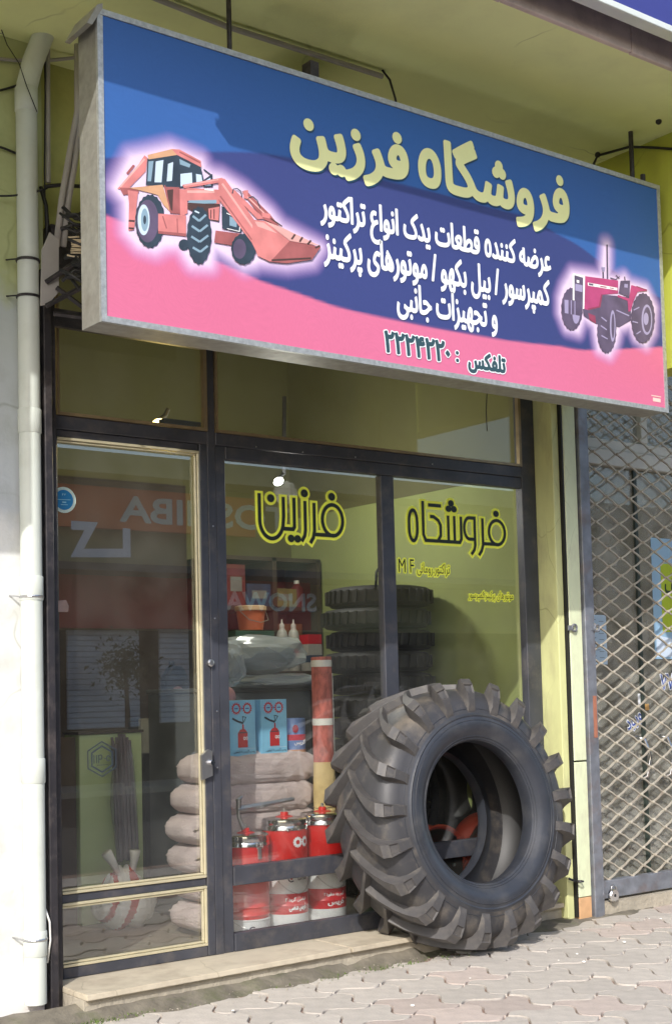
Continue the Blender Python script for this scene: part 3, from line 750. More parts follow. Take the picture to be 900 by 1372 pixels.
no = n.new('ShaderNodeTexNoise'); no.inputs['Scale'].default_value = 60; mr = n.new('ShaderNodeMapRange'); mr.inputs['To Min'].default_value = .92; mr.inputs['To Max'].default_value = 1.06
l.new(no.outputs[0], mr.inputs[0]); hs = n.new('ShaderNodeHueSaturation'); l.new(mr.outputs[0], hs.inputs['Value']); l.new(a_.outputs['Color'], hs.inputs['Color'])
l.new(hs.outputs[0], b.inputs['Base Color']); me.materials.append(PM)
pf = bpy.data.objects.new('printed_face', me); C.objects.link(pf); pf.parent = SG
# pictures: flat printed shapes
cc = {
    'sal': flat('print_salmon', srgb(206, 126, 124), .6, .18), 'sald': flat('print_salmon_dark', srgb(158, 90, 90), .6, .22), 'sall': flat('print_salmon_light', srgb(220, 166, 160), .6, .12),
    'och': flat('print_ochre', srgb(206, 158, 122), .6, .14), 'dk': flat('print_dark_teal', srgb(48, 62, 76), .6, .3), 'dk2': flat('print_dark_brown', srgb(78, 54, 52)),
    'lt': flat('print_pale_blue', srgb(196, 214, 232)), 'gr': flat('print_grey', srgb(132, 160, 178)), 'wh': flat('print_white', srgb(240, 240, 240)),
    'red': flat('print_crimson', srgb(178, 70, 120), .6, .16), 'redd': flat('print_crimson_dark', srgb(142, 60, 90), .6, .2), 'pur': flat('print_purple_grey', srgb(92, 80, 106), .6, .25), 'tg': flat('print_lilac_grey', srgb(160, 150, 186))}
NAMES = list(cc); ML = [cc[k] for k in NAMES]
def ell(cx_, cy_, rx, ry, n=26, knob=0.0, a0=0):
    return [(cx_ + rx * (1 + knob * (i % 2)) * math.cos(2 * PI * i / n + a0), cy_ + ry * (1 + knob * (i % 2)) * math.sin(2 * PI * i / n + a0)) for i in range(n)]
def picture(name, items, T, y0):
    g = BM()
    for k, (c, pts) in enumerate(items): polyxz(g, [T(*p) for p in pts], y0 - k * .00006, NAMES.index(c))
    bmesh.ops.triangulate(g, faces=g.faces)
    obj(name, g, ML, SG)
def line(x1, y1, x2, y2, w):
    d = Vector((x2 - x1, y2 - y1)).normalized(); nx, ny = -d.y * w / 2, d.x * w / 2
    return [(x1 + nx, y1 + ny), (x2 + nx, y2 + ny), (x2 - nx, y2 - ny), (x1 - nx, y1 - ny)]
items = [
    ('sal', [(110, 160), (160, 85), (172, 95), (165, 150), (95, 220), (50, 220)]), ('sall', line(62, 212, 160, 100, 8)), ('sald', line(90, 160, 118, 125, 10)),
    ('sald', [(60, 215), (135, 218), (138, 235), (75, 245)]), ('sal', [(92, 225), (135, 232), (130, 270), (118, 385), (95, 388), (98, 280)]), ('dk2', line(96, 348, 120, 350, 8)), ('dk2', line(96, 378, 118, 380, 8)),
    ('dk', [(172, 98), (292, 82), (385, 128), (402, 200), (300, 218), (165, 205)]),
    ('lt', [(205, 110), (236, 104), (228, 194), (200, 194)]), ('lt', [(254, 120), (275, 112), (270, 188), (249, 190)]),
    ('lt', [(304, 160), (350, 155), (352, 206), (304, 210)]), ('gr', [(300, 100), (345, 122), (340, 135), (302, 122)]), ('lt', [(366, 160), (388, 164), (392, 192), (368, 194)]), ('gr', [(176, 110), (196, 108), (186, 190), (172, 190)]),
    ('och', [(172, 84), (270, 60), (300, 62), (290, 84), (176, 102)]), ('sal', [(270, 62), (300, 62), (386, 108), (388, 134), (290, 84)]), ('sald', line(300, 72, 384, 116, 6)),
    ('dk', line(397, 142, 428, 165, 5)), ('dk', [(394, 186), (432, 160), (434, 212), (396, 214)]), ('lt', [(400, 190), (424, 176), (426, 206), (402, 208)]),
    ('sald', [(238, 212), (300, 214), (306, 322), (262, 318)]), ('dk2', [(250, 225), (275, 222), (272, 310), (258, 300)]),
    ('och', [(96, 216), (232, 204), (264, 314), (236, 285), (212, 245), (180, 236), (140, 226)]), ('sald', line(240, 206, 264, 312, 5)),
    ('dk', ell(182, 350, 58, 104, 40, .05)), ('pur', ell(172, 350, 44, 86)), ('lt', ell(156, 345, 24, 62)), ('gr', ell(160, 345, 15, 46)), ('dk', ell(160, 345, 6, 18)),
    ('dk', ell(318, 445, 22, 22)),
    ('sal', [(214, 320), (326, 327), (326, 412), (214, 400)]), ('sald', line(232, 330, 248, 380, 5)), ('sald', [(214, 390), (326, 400), (326, 412), (214, 400)]), ('sald', line(290, 340, 292, 400, 4)),
    ('sal', [(300, 222), (330, 222), (332, 318), (302, 335)]), ('sal', [(322, 216), (456, 224), (462, 282), (326, 268)]), ('sall', line(330, 232, 440, 232, 10)), ('gr', line(336, 274, 448, 272, 14)), ('wh', line(400, 222, 436, 226, 6)), ('dk', line(340, 286, 440, 284, 7)),
    ('dk2', [(332, 276), (462, 284), (458, 352), (424, 345), (332, 300)]), ('sal', [(415, 300), (460, 292), (456, 348), (418, 342)]), ('dk2', line(425, 305, 425, 340, 4)), ('dk2', line(438, 302, 438, 342, 4)),
    ('dk', [(468, 290), (550, 330), (548, 396), (470, 380)]), ('wh', line(488, 318, 545, 345, 3)), ('wh', line(543, 345, 540, 392, 3)), ('wh', line(490, 380, 540, 392, 3)), ('gr', [(500, 330), (530, 345), (528, 375), (500, 368)]),
    ('sald', [(444, 388), (552, 402), (552, 455), (438, 436)]),
    ('dk', ell(556, 462, 48, 60, 30, .06)), ('pur', ell(540, 462, 26, 40)),
    ('dk', ell(378, 408, 48, 112, 34, .06)), ('gr', line(352, 330, 378, 350, 9)), ('gr', line(378, 350, 405, 325, 9)), ('gr', line(348, 370, 380, 392, 9)), ('gr', line(380, 392, 412, 366, 9)), ('gr', line(346, 412, 380, 434, 9)), ('gr', line(380, 434, 414, 408, 9)), ('gr', line(352, 456, 382, 474, 9)), ('gr', line(382, 474, 412, 450, 9)), ('lt', line(360, 310, 378, 318, 6)),
    ('sal', [(310, 205), (470, 176), (482, 192), (316, 219)]), ('sall', line(318, 208, 470, 181, 4)), ('sal', [(455, 180), (480, 180), (602, 350), (616, 492), (588, 436), (455, 262)]), ('sall', line(470, 200, 596, 380, 8)), ('sald', line(462, 250, 588, 425, 5)),
    ('sal', [(500, 220), (520, 226), (600, 305), (640, 340), (612, 344), (560, 290)]), ('sald', [(548, 230), (572, 234), (664, 326), (700, 372), (640, 345), (600, 300)]), ('sall', line(556, 238, 650, 330, 5)), ('sal', [(556, 228), (574, 226), (572, 262), (556, 258)]), ('sal', [(628, 316), (664, 322), (660, 340), (630, 334)]),
    ('sal', [(592, 345), (640, 350), (740, 430), (662, 514), (612, 490), (590, 420)]), ('sall', [(600, 352), (636, 356), (690, 400), (612, 372)]), ('sald', [(740, 430), (865, 455), (830, 505), (730, 520), (662, 514)]),
    ('sall', [(640, 350), (704, 374), (862, 450), (742, 430)]), ('dk2', line(668, 508, 826, 500, 8)), ('dk2', line(748, 424, 762, 404, 8)), ('dk2', line(780, 434, 792, 415, 8)), ('dk2', line(812, 444, 826, 428, 8)), ('dk2', line(842, 458, 862, 450, 8)),
    ('dk2', line(664, 340, 710, 372, 5)),
    ]
LOAD_ITEMS = items
def hose(pts): return [line(*a, *b_, 4) for a, b_ in zip(pts, pts[1:])]
items = [('dk', q_) for q_ in hose([(510, 240), (514, 222), (530, 220), (545, 232), (548, 255)]) + hose([(575, 258), (592, 252), (610, 268), (622, 300)])]
picture('loader_picture', LOAD_ITEMS + items, zf, YS - .0035)

items = [
    ('pur', ell(185, 552, 74, 148, 40, .05)), ('tg', ell(215, 590, 26, 66)),
    ('pur', [(130, 488), (252, 500), (252, 602), (134, 580)]), ('tg', [(132, 486), (160, 488), (160, 585), (134, 580)]), ('tg', line(180, 490, 180, 590, 6)), ('tg', line(206, 494, 206, 596, 6)),
    ('pur', [(395, 448), (600, 468), (604, 632), (520, 682), (356, 656), (268, 600), (262, 552), (385, 540)]), ('redd', [(300, 580), (350, 600), (356, 656), (310, 630)]), ('tg', line(500, 560, 590, 600, 8)),
    ('red', [(272, 318), (512, 350), (512, 442), (402, 450), (386, 540), (300, 560), (268, 550)]), ('redd', [(402, 450), (386, 540), (300, 560), (296, 548), (374, 532), (392, 446)]),
    ('wh', [(190, 303), (200, 298), (278, 318), (272, 552), (260, 550), (264, 330), (204, 312), (202, 492), (190, 488)]),
    ('pur', [(202, 312), (264, 330), (261, 545), (240, 500), (202, 490)]), ('tg', [(208, 372), (260, 384), (258, 432), (208, 420)]), ('wh', [(218, 345), (236, 349), (236, 368), (218, 364)]),
    ('wh', [(296, 364), (506, 402), (506, 420), (298, 386)]), ('pur', [(304, 368), (336, 374), (336, 388), (304, 382)]), ('redd', line(385, 392, 430, 398, 8)), ('redd', line(450, 402, 480, 407, 6)),
    ('pur', line(433, 95, 436, 340, 11)), ('pur', line(405, 290, 406, 335, 12)), ('tg', line(392, 258, 418, 262, 12)), ('tg', line(394, 274, 416, 278, 12)),
    ('pur', [(528, 352), (596, 350), (592, 470), (515, 440)]), ('tg', [(556, 374), (580, 376), (578, 402), (554, 398)]), ('pur', line(455, 330, 500, 345, 6)), ('pur', line(495, 312, 520, 336, 6)), ('pur', line(490, 345, 522, 320, 5)), ('pur', line(556, 322, 560, 350, 8)),
    ('red', [(604, 382), (716, 414), (714, 424), (650, 430), (618, 500), (600, 566), (584, 572), (578, 494), (506, 466), (510, 452), (588, 478)]), ('redd', line(640, 392, 716, 420, 8)),
    ('pur', ell(430, 712, 66, 148, 40, .06)), ('tg', ell(472, 672, 20, 112)), ('pur', ell(474, 672, 11, 88)), ('tg', line(392, 610, 430, 640, 8)), ('tg', line(388, 670, 430, 700, 8)), ('tg', line(392, 740, 436, 765, 8)),
    ('pur', ell(686, 616, 82, 172, 44, .05)), ('tg', ell(714, 628, 38, 108)), ('pur', ell(716, 628, 28, 90)), ('tg', ell(708, 622, 18, 44)), ('tg', line(620, 560, 660, 540, 8)), ('tg', line(612, 640, 650, 650, 8)), ('tg', line(640, 730, 670, 710, 8)),
    ]
picture('tractor_picture', items, zt, YS - .0035)
# lettering
cream = flat('cream_lettering', srgb(232, 234, 168)); shad = flat('lettering_edge', srgb(26, 66, 92)); white = flat('white_lettering', srgb(236, 240, 244)); dgrn = flat('slate_lettering', srgb(44, 74, 84))
def sign_text(s, x0, x1, z0, z1, m, b, back=None, bb=.03, pers=True, dz=0.0, dx=0.0):
    if back is not None: obj('sign_lettering', text_bm(s, x0 + dx, x1 + dx, z0 + dz, z1 + dz, YS - .004, b + bb, pers, ref=b), back, SG)
    obj('sign_lettering', text_bm(s, x0, x1, z0, z1, YS - .0046, b, pers), m, SG)
sign_text('فرزین', .735, 1.465, 3.945, 4.262, cream, .046, shad, .0, dz=-.007, dx=.006)
sign_text('فروشگاه', 1.525, 2.625, 3.94, 4.335, cream, .032, shad, .0, dz=-.007, dx=.006)
sign_text('عرضه کننده قطعات یدک انواع تراکتور', .903, 2.462, 3.664, 3.870, white, .022)
sign_text('کمپرسور / بیل بکهو / موتورهای پرکینز', .918, 2.445, 3.484, 3.690, white, .022)
sign_text('و تجهیزات جانبی', 1.36, 2.045, 3.314, 3.508, white, .022)
sign_text('۲۲۲۴۲۲۰', 1.275, 1.705, 3.136, 3.246, dgrn, .05, white, .05)
sign_text(':', 1.742, 1.764, 3.148, 3.206, dgrn, .05, white, .09, False)
sign_text('تلفکس', 1.825, 2.095, 3.104, 3.224, dgrn, .045, white, .05)
g = BM(); ribbon(g, [(3.26, 3.150), (3.345, 3.150)], .006, YS - .002); ribbon(g, [(3.272, 3.128), (3.34, 3.128)], .022, YS - .0022); obj('sign_imprint', g, flat('imprint', srgb(250, 200, 190)), SG)
# hanging rods
for x, top, r in ((.48, 4.75, .012), (3.29, 4.75, .014)):
    obj('hanging_rod', tube(BM(), [(x, -1.1, 4.41), (x, -1.1, top)], r, 8), black_steel, SG)
g = tube(BM(), [(3.36, -1.12, 4.41), (3.36, -1.12, 4.50)], .015, 8); tube(g, [(3.36, -1.12, 4.44), (3.40, -1.14, 4.43)], .012, 8); obj('hanging_bracket', g, black_steel, SG)
g = bx(.93, .98, -1.12, -1.05, 4.41, 4.54); obj('hanging_bracket', g, black_steel, SG)
# ------------------------------------------------------------------ the two neighbouring signs
o = thing('upper_sign', 'blue box sign with white metal edge above the stone fascia', 'sign', (4, -1.9, 4.8))
obj('sign_face', bx(-.4, 9, -1.945, -1.90, 4.84, 5.8), flat('upper_sign_blue', srgb(52, 58, 128)), o)
g = BM(); box(g, -.41, 9.01, -1.965, -1.89, 4.80, 4.837, .004); obj('sign_edging', g, mat('white_metal_edge', srgb(216, 220, 212), .4, .2, .05), o)
o = thing('neighbour_sign', 'plain box sign of the next shop, just past the left edge of the picture', 'sign', (-3, -1.1, 3.4))
obj('sign_case', bx(-5.2, -1.16, -1.2, -1.0, 3.38, 4.6), galv, o)
obj('sign_face', bx(-5.18, -1.18, -1.206, -1.2, 3.4, 4.58), flat('neighbour_sign_blue', srgb(70, 80, 140)), o)

# ------------------------------------------------------------------ pipe, cables and conduits on the left
P = thing('drain_pipe', 'grey plastic drain pipe running down the wall left of the shop', 'pipe', (-.12, -.19, 0))
pts = [(-.118, -.19, .06), (-.118, -.19, 4.42), (-.112, -.19, 4.50), (-.085, -.20, 4.62), (-.03, -.22, 4.78), (.02, -.24, 4.9)]
obj('pipe_run', tube(BM(), pts, .052, 20), pipe_m, P, smooth=50)
for z in (.34, 1.15, 2.02, 2.83, 4.42):
    g = BM(); lathe(g, [(.0525, -.06), (.0565, -.055), (.0565, .055), (.0525, .06)], (-.118, -.19, z - .0), 'Z', 22); obj('pipe_collar', g, pipe_m, P, smooth=40)
for z in (3.62, 3.44, .36, 1.98):
    g = BM(); lathe(g, [(.058, -.006), (.06, 0), (.058, .006)], (-.118, -.19, z), 'Z', 22); tube(g, [(-.175, -.19, z), (-.2, -.12, z + .01)], .004, 6)
    obj('pipe_clamp', g, black_steel if z > 3 else grey_metal, P)
def wire(name, label, pts, r, m=black, cat='cable', group='cables strung along the wall'):
    return tag(obj(name, tube(BM(), pts, r, 6), m, origin=pts[0], smooth=True), label, cat, group)
def wp(px, py, y=-.14): p = at(px, py, y); return (p.x, p.y, p.z)
def sag(a, b, s, n=8): 
    a, b = Vector(a), Vector(b); return [a.lerp(b, i / n) + Vector((0, 0, -s * 4 * (i / n) * (1 - i / n))) for i in range(n + 1)]
wire('cable', 'thin black cable crossing the wall highest, above the pale cables', sag(wp(-40, -6), wp(110, 36), .01), .006)
wire('cable', 'upper pale cable crossing behind the drain pipe to the sign', sag(wp(-40, 20), wp(110, 52), .01), .011, conduit_m)
wire('cable', 'middle pale cable crossing behind the drain pipe to the sign', sag(wp(-40, 32), wp(110, 57), .02), .008, conduit_m)
wire('cable', 'lowest pale cable running level from the drain pipe to the sign', sag(wp(-40, 72), wp(112, 75), .03), .009, conduit_m)
wire('cable', 'short black cable tied to the drain pipe below the level cables', sag(wp(-30, 124), wp(24, 114), .01), .006)
wire('cable', 'black cable drooping to the drain pipe clamp at mid height', sag(wp(-30, 190), wp(27, 208), -.01), .006)
wire('cable', 'black wire looped through the lower drain pipe clamp', sag(wp(-10, 262), wp(64, 252, -.25), .015), .005)
wire('cable', 'fine black wire slanting down across the front of the drain pipe', [wp(-5, 20, -.15), wp(10, 60, -.2), wp(26, 85, -.255), wp(36, 115, -.257), wp(50, 150, -.25)], .0025)
wire('cable', 'thin black wire hanging straight down behind the drain pipe', [wp(60, 45), wp(61, 130), wp(60, 230), wp(62, 330)], .004)
wire('cable', 'white cable bulging beside the foot of the drain pipe', [wp(60, 1215, -.2), wp(67, 1235, -.22), wp(68, 1260, -.22), wp(64, 1290, -.2)], .005, white_plastic)
wire('cable', 'black cable running level from the pipe clamp towards the bundle', [wp(60, 250), wp(80, 248), wp(112, 250)], .01)
wire('cable', 'black cable curving down into the bundle', [wp(55, 250), wp(62, 275), wp(64, 300), wp(62, 330)], .01)
o = tag(obj('conduit', tube(BM(), [wp(64, -20), wp(65, 245)], .013, 8), conduit_m, origin=wp(65, 245)), 'single straight grey conduit fixed to the wall beside the drain pipe', 'conduit')
for k, (a, b) in enumerate(((0, 0), (9, 2))):
    tag(obj('conduit', tube(BM(), [wp(104 + a * .3, 60, -.3), wp(104 + a * .5, 150, -.3), wp(92 + a, 215, -.28), wp(83 + a, 268, -.26), wp(76 + a, 330, -.24)], .016, 10), conduit_m, origin=wp(76 + a, 330, -.24), smooth=True),
        ('left' if k == 0 else 'right') + ' one of the two conduits side by side behind the sign edge', 'conduit')
CB = thing('cable_bundle', 'tangle of cut black cable ends and brackets behind the sign edge', 'cable bundle', wp(95, 330, -.4))
g = BM(); rr = random.Random(5)
for k in range(30):
    y = -.3 - rr.random() * .25; py = 272 + rr.random() * 105
    a = Vector(wp(80 + rr.random() * 22, py, y)); b = Vector(wp(118, py - 10 + rr.random() * 30, y - .05))
    c = (a + b) / 2 + Vector((0, 0, rr.uniform(-.04, .04)))
    tube(g, [a, c, b], rr.uniform(.005, .011), 6)
obj('cable_ends', g, black, CB, smooth=True)['kind'] = 'stuff'
g = BM()
for k in range(9):
    y = -.42; a = Vector(wp(90 + rr.random() * 8, 318 + k * 3, y)); tube(g, [a, a + Vector((.05, -.02, rr.uniform(-.01, .01)))], .004, 6)
obj('bare_ends', g, mat('stripped_wire', srgb(206, 190, 160), .5, .2), CB)['kind'] = 'stuff'
g = slab(BM(), [wp(a, b, -.3)[::2] for a, b in ((56, 335), (66, 312), (78, 322), (78, 392), (64, 408), (54, 410))], -.31, -.3); obj('bracket_plate', g, conduit_m, CB)
for a, b in (((62, 378), (104, 350)), ((76, 385), (112, 412)), ((62, 410), (112, 384)), ((72, 420), (112, 425))):
    p, q_ = Vector(wp(*a, -.32)), Vector(wp(*b, -.36)); obj('bracket_bar', tube(BM(), [p, q_], .012, 4), black_steel, CB)
p = wp(92, 420, -.2); obj('bracket_bar', bx(.03, .9, -.16, -.13, p[2] - .06, p[2] + .03), black_steel, CB)
# under the overhang: tube and cables on the soffit
tag(obj('conduit', tube(BM(), [(-.6, -.98, 4.72), (.62, -.87, 4.72), (1.57, -.89, 4.715)], .014, 8), conduit_m, origin=(1.57, -.89, 4.715)), 'long pale conduit running along the overhang soffit above the sign', 'conduit')
tag(obj('cable_clip', tube(BM(), [(1.57, -.89, 4.75), (1.62, -.89, 4.71), (1.63, -.92, 4.6), (1.64, -.95, 4.4)], .006, 6), black, origin=(1.6, -.89, 4.71)), 'black clip and thin wire at the end of the soffit conduit', 'clip')
a = [(3.15, -.95, 4.45), (3.30, -.80, 4.66), (3.36, -.78, 4.73), (3.42, -.98, 4.73), (3.49, -1.1, 4.70), (3.49, -1.4, 4.58), (3.49, -1.7, 4.48)]
wire('cable', 'black cable pinned along the overhang at the right end of the sign', a, .008, black, group=None)
for p, lb in (((3.36, -.78, 4.735), 'small dark cable clip on the soffit where the cable bends'), ((3.30, -1.3, 4.742), 'small dark fixing in the soffit right of the hanging rod')):
    g = BM(); bmesh.ops.create_icosphere(g, subdivisions=2, radius=.018, matrix=Matrix.Translation(p)); tag(obj('clip', g, black, origin=p), lb, 'clip')
o = tag(obj('board', slab(BM(), [(1.0, 4.42), (1.35, 4.42), (1.35, 4.60), (1.30, 4.63), (1.0, 4.60)], -.85, -.6), mat('pale_board', srgb(150, 144, 132), .8), origin=(1.2, -.7, 4.42)), 'pale weathered board behind the top edge of the sign', 'board')
tag(obj('hanging_wire', tube(BM(), [(2.64, -.5, 3.3), (2.62, -.5, 3.12), (2.622, -.5, 3.0)], .003, 5), black, origin=(2.62, -.5, 3.0)), 'thin wire end dangling below the sign before the transom', 'wire')

# posts and lugs of the roller grille at right
o = thing('grille_post', 'grey steel post with rust patch between the cream pillar and the grille', 'post', (3.77, -.2, 0))
g = BM(); box(g, 3.70, 3.775, -.235, -.1, 0, 3.75, .004); box(g, 3.777, 3.80, -.225, -.1, 0, 3.75, .003); obj('post_section', g, steel_worn, o)
obj('rust_patch', bx(3.745, 3.7765, -.2375, -.2352, 1.15, 1.42), mat('primer_patch', srgb(160, 104, 82), .8, 0, .2, 15), o)
for x, z, y in ((3.60, 1.86, -.225), (3.80, 1.86, -.235)):
    g = BM(); tube(g, [(x + .022 * math.cos(t * PI / 6), y - .006, z + .022 * math.sin(t * PI / 6)) for t in range(12)], .007, 6, close=True)
    box(g, x - .05, x - .02, y - .004, y + .006, z - .016, z + .016); obj('eye_lug', g, steel_worn, o, smooth=30)
g = BM(); tube(g, [(3.56 + .02 * math.cos(t * PI / 6), -.24 + .02 * math.sin(t * PI / 6), .25) for t in range(12)], .006, 6, close=True); tube(g, [(3.54, -.22, .25), (3.5, -.2, .27)], .008, 6); obj('eye_lug', g, black_steel, o)

# expanded lattice grille
G = thing('folding_grille', 'diamond steel lattice grille closed across the shop next door', 'grille', (4.9, -.15, .2))
PX, PZ = .1175, .118
zs = [.215 + i * PZ / 2 for i in range(int(3.5 / (PZ / 2)) + 1)]
def strand(sign):
    bm = BM()
    pts = [(sign * PX * .46 * (1 if i % 2 else -1), 0, z) for i, z in enumerate(zs)]
    for i in range(len(pts) - 1):
        a, b = Vector(pts[i]), Vector(pts[i + 1]); d = (b - a); u = Vector((-d.z, 0, d.x)).normalized() * .0045
        t = Vector((0, .006, 0))
        mid = (a + b) / 2 + Vector((0, 0, .006 * sign * (1 if i % 2 else -1)))
        for p, q_ in ((a, mid), (mid, b)):
            vs = [bm.verts.new(p + s1 * u + s2 * t) for s1, s2 in ((-1, -1), (1, -1), (1, 1), (-1, 1))] + [bm.verts.new(q_ + s1 * u + s2 * t) for s1, s2 in ((-1, -1), (1, -1), (1, 1), (-1, 1))]
            for f in ((0, 1, 5, 4), (1, 2, 6, 5), (2, 3, 7, 6), (3, 0, 4, 7)): bm.faces.new([vs[k] for k in f])
    return bm
lat = mat('lattice_paint', srgb(172, 166, 152), .6, .1, .14, 20, .1, 50, dirt=srgb(120, 92, 76), damt=.6, dscale=12)
sA = obj('lattice_strand', strand(1), lat, G, local=True); sB = obj('lattice_strand', strand(-1), lat, G, local=True)
for i in range(24):
    src = sA if i % 2 else sB
    o = src if i in (0, 1) else bpy.data.objects.new('lattice_strand', src.data)
    if i > 1: C.objects.link(o); o.parent = G
    o.location = (3.865 + i * PX - G.location.x, (.0 if i % 2 else .002) + .0, -.2)
g = BM()
for i in range(24):
    for k, z in enumerate(zs[:-1]):
        if (k + i) % 2: continue
        lathe(g, [(.011, .006), (.011, -.016), (.006, -.02), (0, -.02)], (3.865 + (i + .5) * PX, -.15, z), 'Y', 6)
o = obj('rivets', g, lat, G); o['kind'] = 'stuff'
obj('grille_rail', bx(3.802, 6.8, -.185, -.125, .10, .215, bev=.004), steel_worn, G)
obj('grille_stile', bx(3.802, 3.83, -.17, -.13, .216, 3.7, bev=.003), steel_worn, G)
g = bx(3.81, 7, -.22, .05, -.02, .085); o = tag(obj('concrete_sill', g, concrete, origin=(5, -.1, 0)), 'rough concrete sill under the folding grille', 'sill')
K = thing('padlock', 'round chrome disc padlock hanging at the foot of the grille post', 'padlock', (3.86, -.25, .12))
g = BM(); lathe(g, [(0, -.012), (.036, -.012), (.042, -.004), (.042, .012), (.036, .018), (0, .018)], (3.86, -.25, .13), 'Y', 26); obj('lock_body', g, chrome, K, smooth=30)
obj('shackle', tube(BM(), [(3.835, -.25, .155), (3.84, -.25, .185), (3.86, -.25, .195), (3.88, -.25, .185), (3.885, -.25, .155)], .007, 8), grey_metal, K, smooth=True)
g = BM(); lathe(g, [(.010, 0), (.0, -.002)], (3.86, -.263, .13), 'Y', 12); obj('keyhole', g, black, K)

# ------------------------------------------------------------------ neighbour shop behind the grille
NB = thing('neighbour_shop', 'dark glazed front of the shop next door behind the lattice grille', 'shop front', (5, .15, 0))
nw = mat('white_aluminium', srgb(206, 206, 200), .5, 0, .08, 6, dirt=srgb(150, 146, 136), damt=.5)
obj('glass_pane', bx(3.82, 7, .15, .156, .1, 3.02), glass_n, NB)
obj('glass_pane', bx(3.82, 7, .15, .156, 3.22, 4.0), glass_n, NB)
obj('crossbar', bx(3.82, 7, .10, .2, 3.03, 3.14, bev=.004), nw, NB); obj('crossbar', bx(3.82, 7, .12, .2, 3.145, 3.215, bev=.004), nw, NB)
obj('mullion', bx(4.74, 4.81, .11, .2, 3.22, 4.0, bev=.004), nw, NB)
obj('door_edge', bx(4.66, 4.69, .13, .149, .1, 3.02), mat('dark_green_seal', srgb(52, 62, 56), .5), NB)
obj('interior_wall', bx(3.81, 7.2, 3.0, 3.1, 0, 4.2), mat('neighbour_back', srgb(186, 174, 156), .9, 0, .2, 2), NB)
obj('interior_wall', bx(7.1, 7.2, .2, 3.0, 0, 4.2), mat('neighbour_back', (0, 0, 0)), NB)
obj('interior_floor', bx(3.81, 7.2, .2, 3.0, -.02, .06), mat('neighbour_floor', srgb(128, 118, 100), .4, 0, .2, 3), NB)
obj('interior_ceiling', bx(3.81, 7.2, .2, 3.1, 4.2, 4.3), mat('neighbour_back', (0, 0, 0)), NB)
obj('upper_wall', bx(3.7, 8, -.1, .12, 4.0, 4.75), side_m, NB)
def sheet(name, label, x0, x1, z0, z1, y, m, cat='notice'):
    o = thing(name, label, cat, ((x0 + x1) / 2, y, z0)); obj('sheet', bx(x0, x1, y - .002, y, z0, z1), m, o); return o
o = sheet('paper_notice', 'pale blue paper notice taped inside the glass beside the grille post', 4.10, 4.33, 1.63, 1.975, .147, flat('paper_blue', srgb(176, 200, 220)))
g = BM()
for i in range(7): ribbon(g, [(4.15 + .01 * (i % 2), 1.94 - i * .042), (4.22 + .02 * (i % 3), 1.942 - i * .042)], .004, .1435); ribbon(g, [(4.25, 1.93 - i * .042), (4.30, 1.93 - i * .042)], .003, .1436)
obj('notice_print', g, flat('notice_ink', srgb(90, 96, 110)), o)
o = sheet('poster', 'yellow-green poster with pale blue border inside the neighbouring glass', 4.84, 5.35, 1.665, 2.545, .147, flat('poster_blue', srgb(150, 186, 214)))
g = BM(); box(g, 4.935, 5.30, .142, .1445, 1.86, 2.36); obj('poster_panel', g, flat('poster_lime', srgb(176, 196, 44)), o)
obj('poster_print', text_bm('کف', 4.97, 5.14, 2.14, 2.28, .141, .03), flat('poster_ink', srgb(40, 60, 40)), o)
g = BM(); polyxz(g, [(4.86, 1.68), (5.34, 1.68), (5.34, 1.85), (5.1, 1.80), (4.86, 1.84)], .1442); obj('poster_print', g, flat('poster_cloud', srgb(206, 222, 240)), o)
def tint(name, label, s, cx_, cz, w, h, ang):
    o = thing(name, label, 'sticker', (cx_, .14, cz))
    for b, m, yy in ((.07, white, .1455), (.01, flat('sticker_blue_ink', srgb(60, 84, 160)), .1435)):
        g = text_bm(s, cx_ - w / 2, cx_ + w / 2, cz - h / 2, cz + h / 2, yy, b, ref=.07)
        bmesh.ops.rotate(g, verts=g.verts, cent=(cx_, yy, cz), matrix=Matrix.Rotation(-ang, 3, 'Y')); obj('sticker_lettering', g, m, o)
tint('lettering_sticker', 'blue and white slanting letters stuck above the neighbour door handles', 'ورود', 4.59, 1.22, .19, .11, R(28))
tint('lettering_sticker', 'blue and white numerals stuck on the glass below the lime poster', '۷۷', 4.96, 1.50, .16, .13, 0)
o = sheet('tape_scrap', 'torn white tape scrap on the glass above the slanting letters', 4.635, 4.70, 1.33, 1.42, .146, white, 'tape')
o = sheet('tape_scrap', 'small ochre tape scrap on the glass near the door edge', 4.70, 4.75, 1.30, 1.345, .146, flat('ochre_tape', srgb(190, 150, 90)), 'tape')
for k, (x, lb) in enumerate(((4.57, 'left curved chrome handle of the neighbouring glass doors'), (4.82, 'right curved chrome handle of the neighbouring glass doors'))):
    tag(obj('door_handle', tube(BM(), [(x, .14, 1.12), (x + .05, .09, 1.10), (x + .09, .07, .98), (x + .06, .08, .84), (x, .14, .80)], .012, 8), chrome, origin=(x, .14, .8), smooth=True), lb, 'door handle')

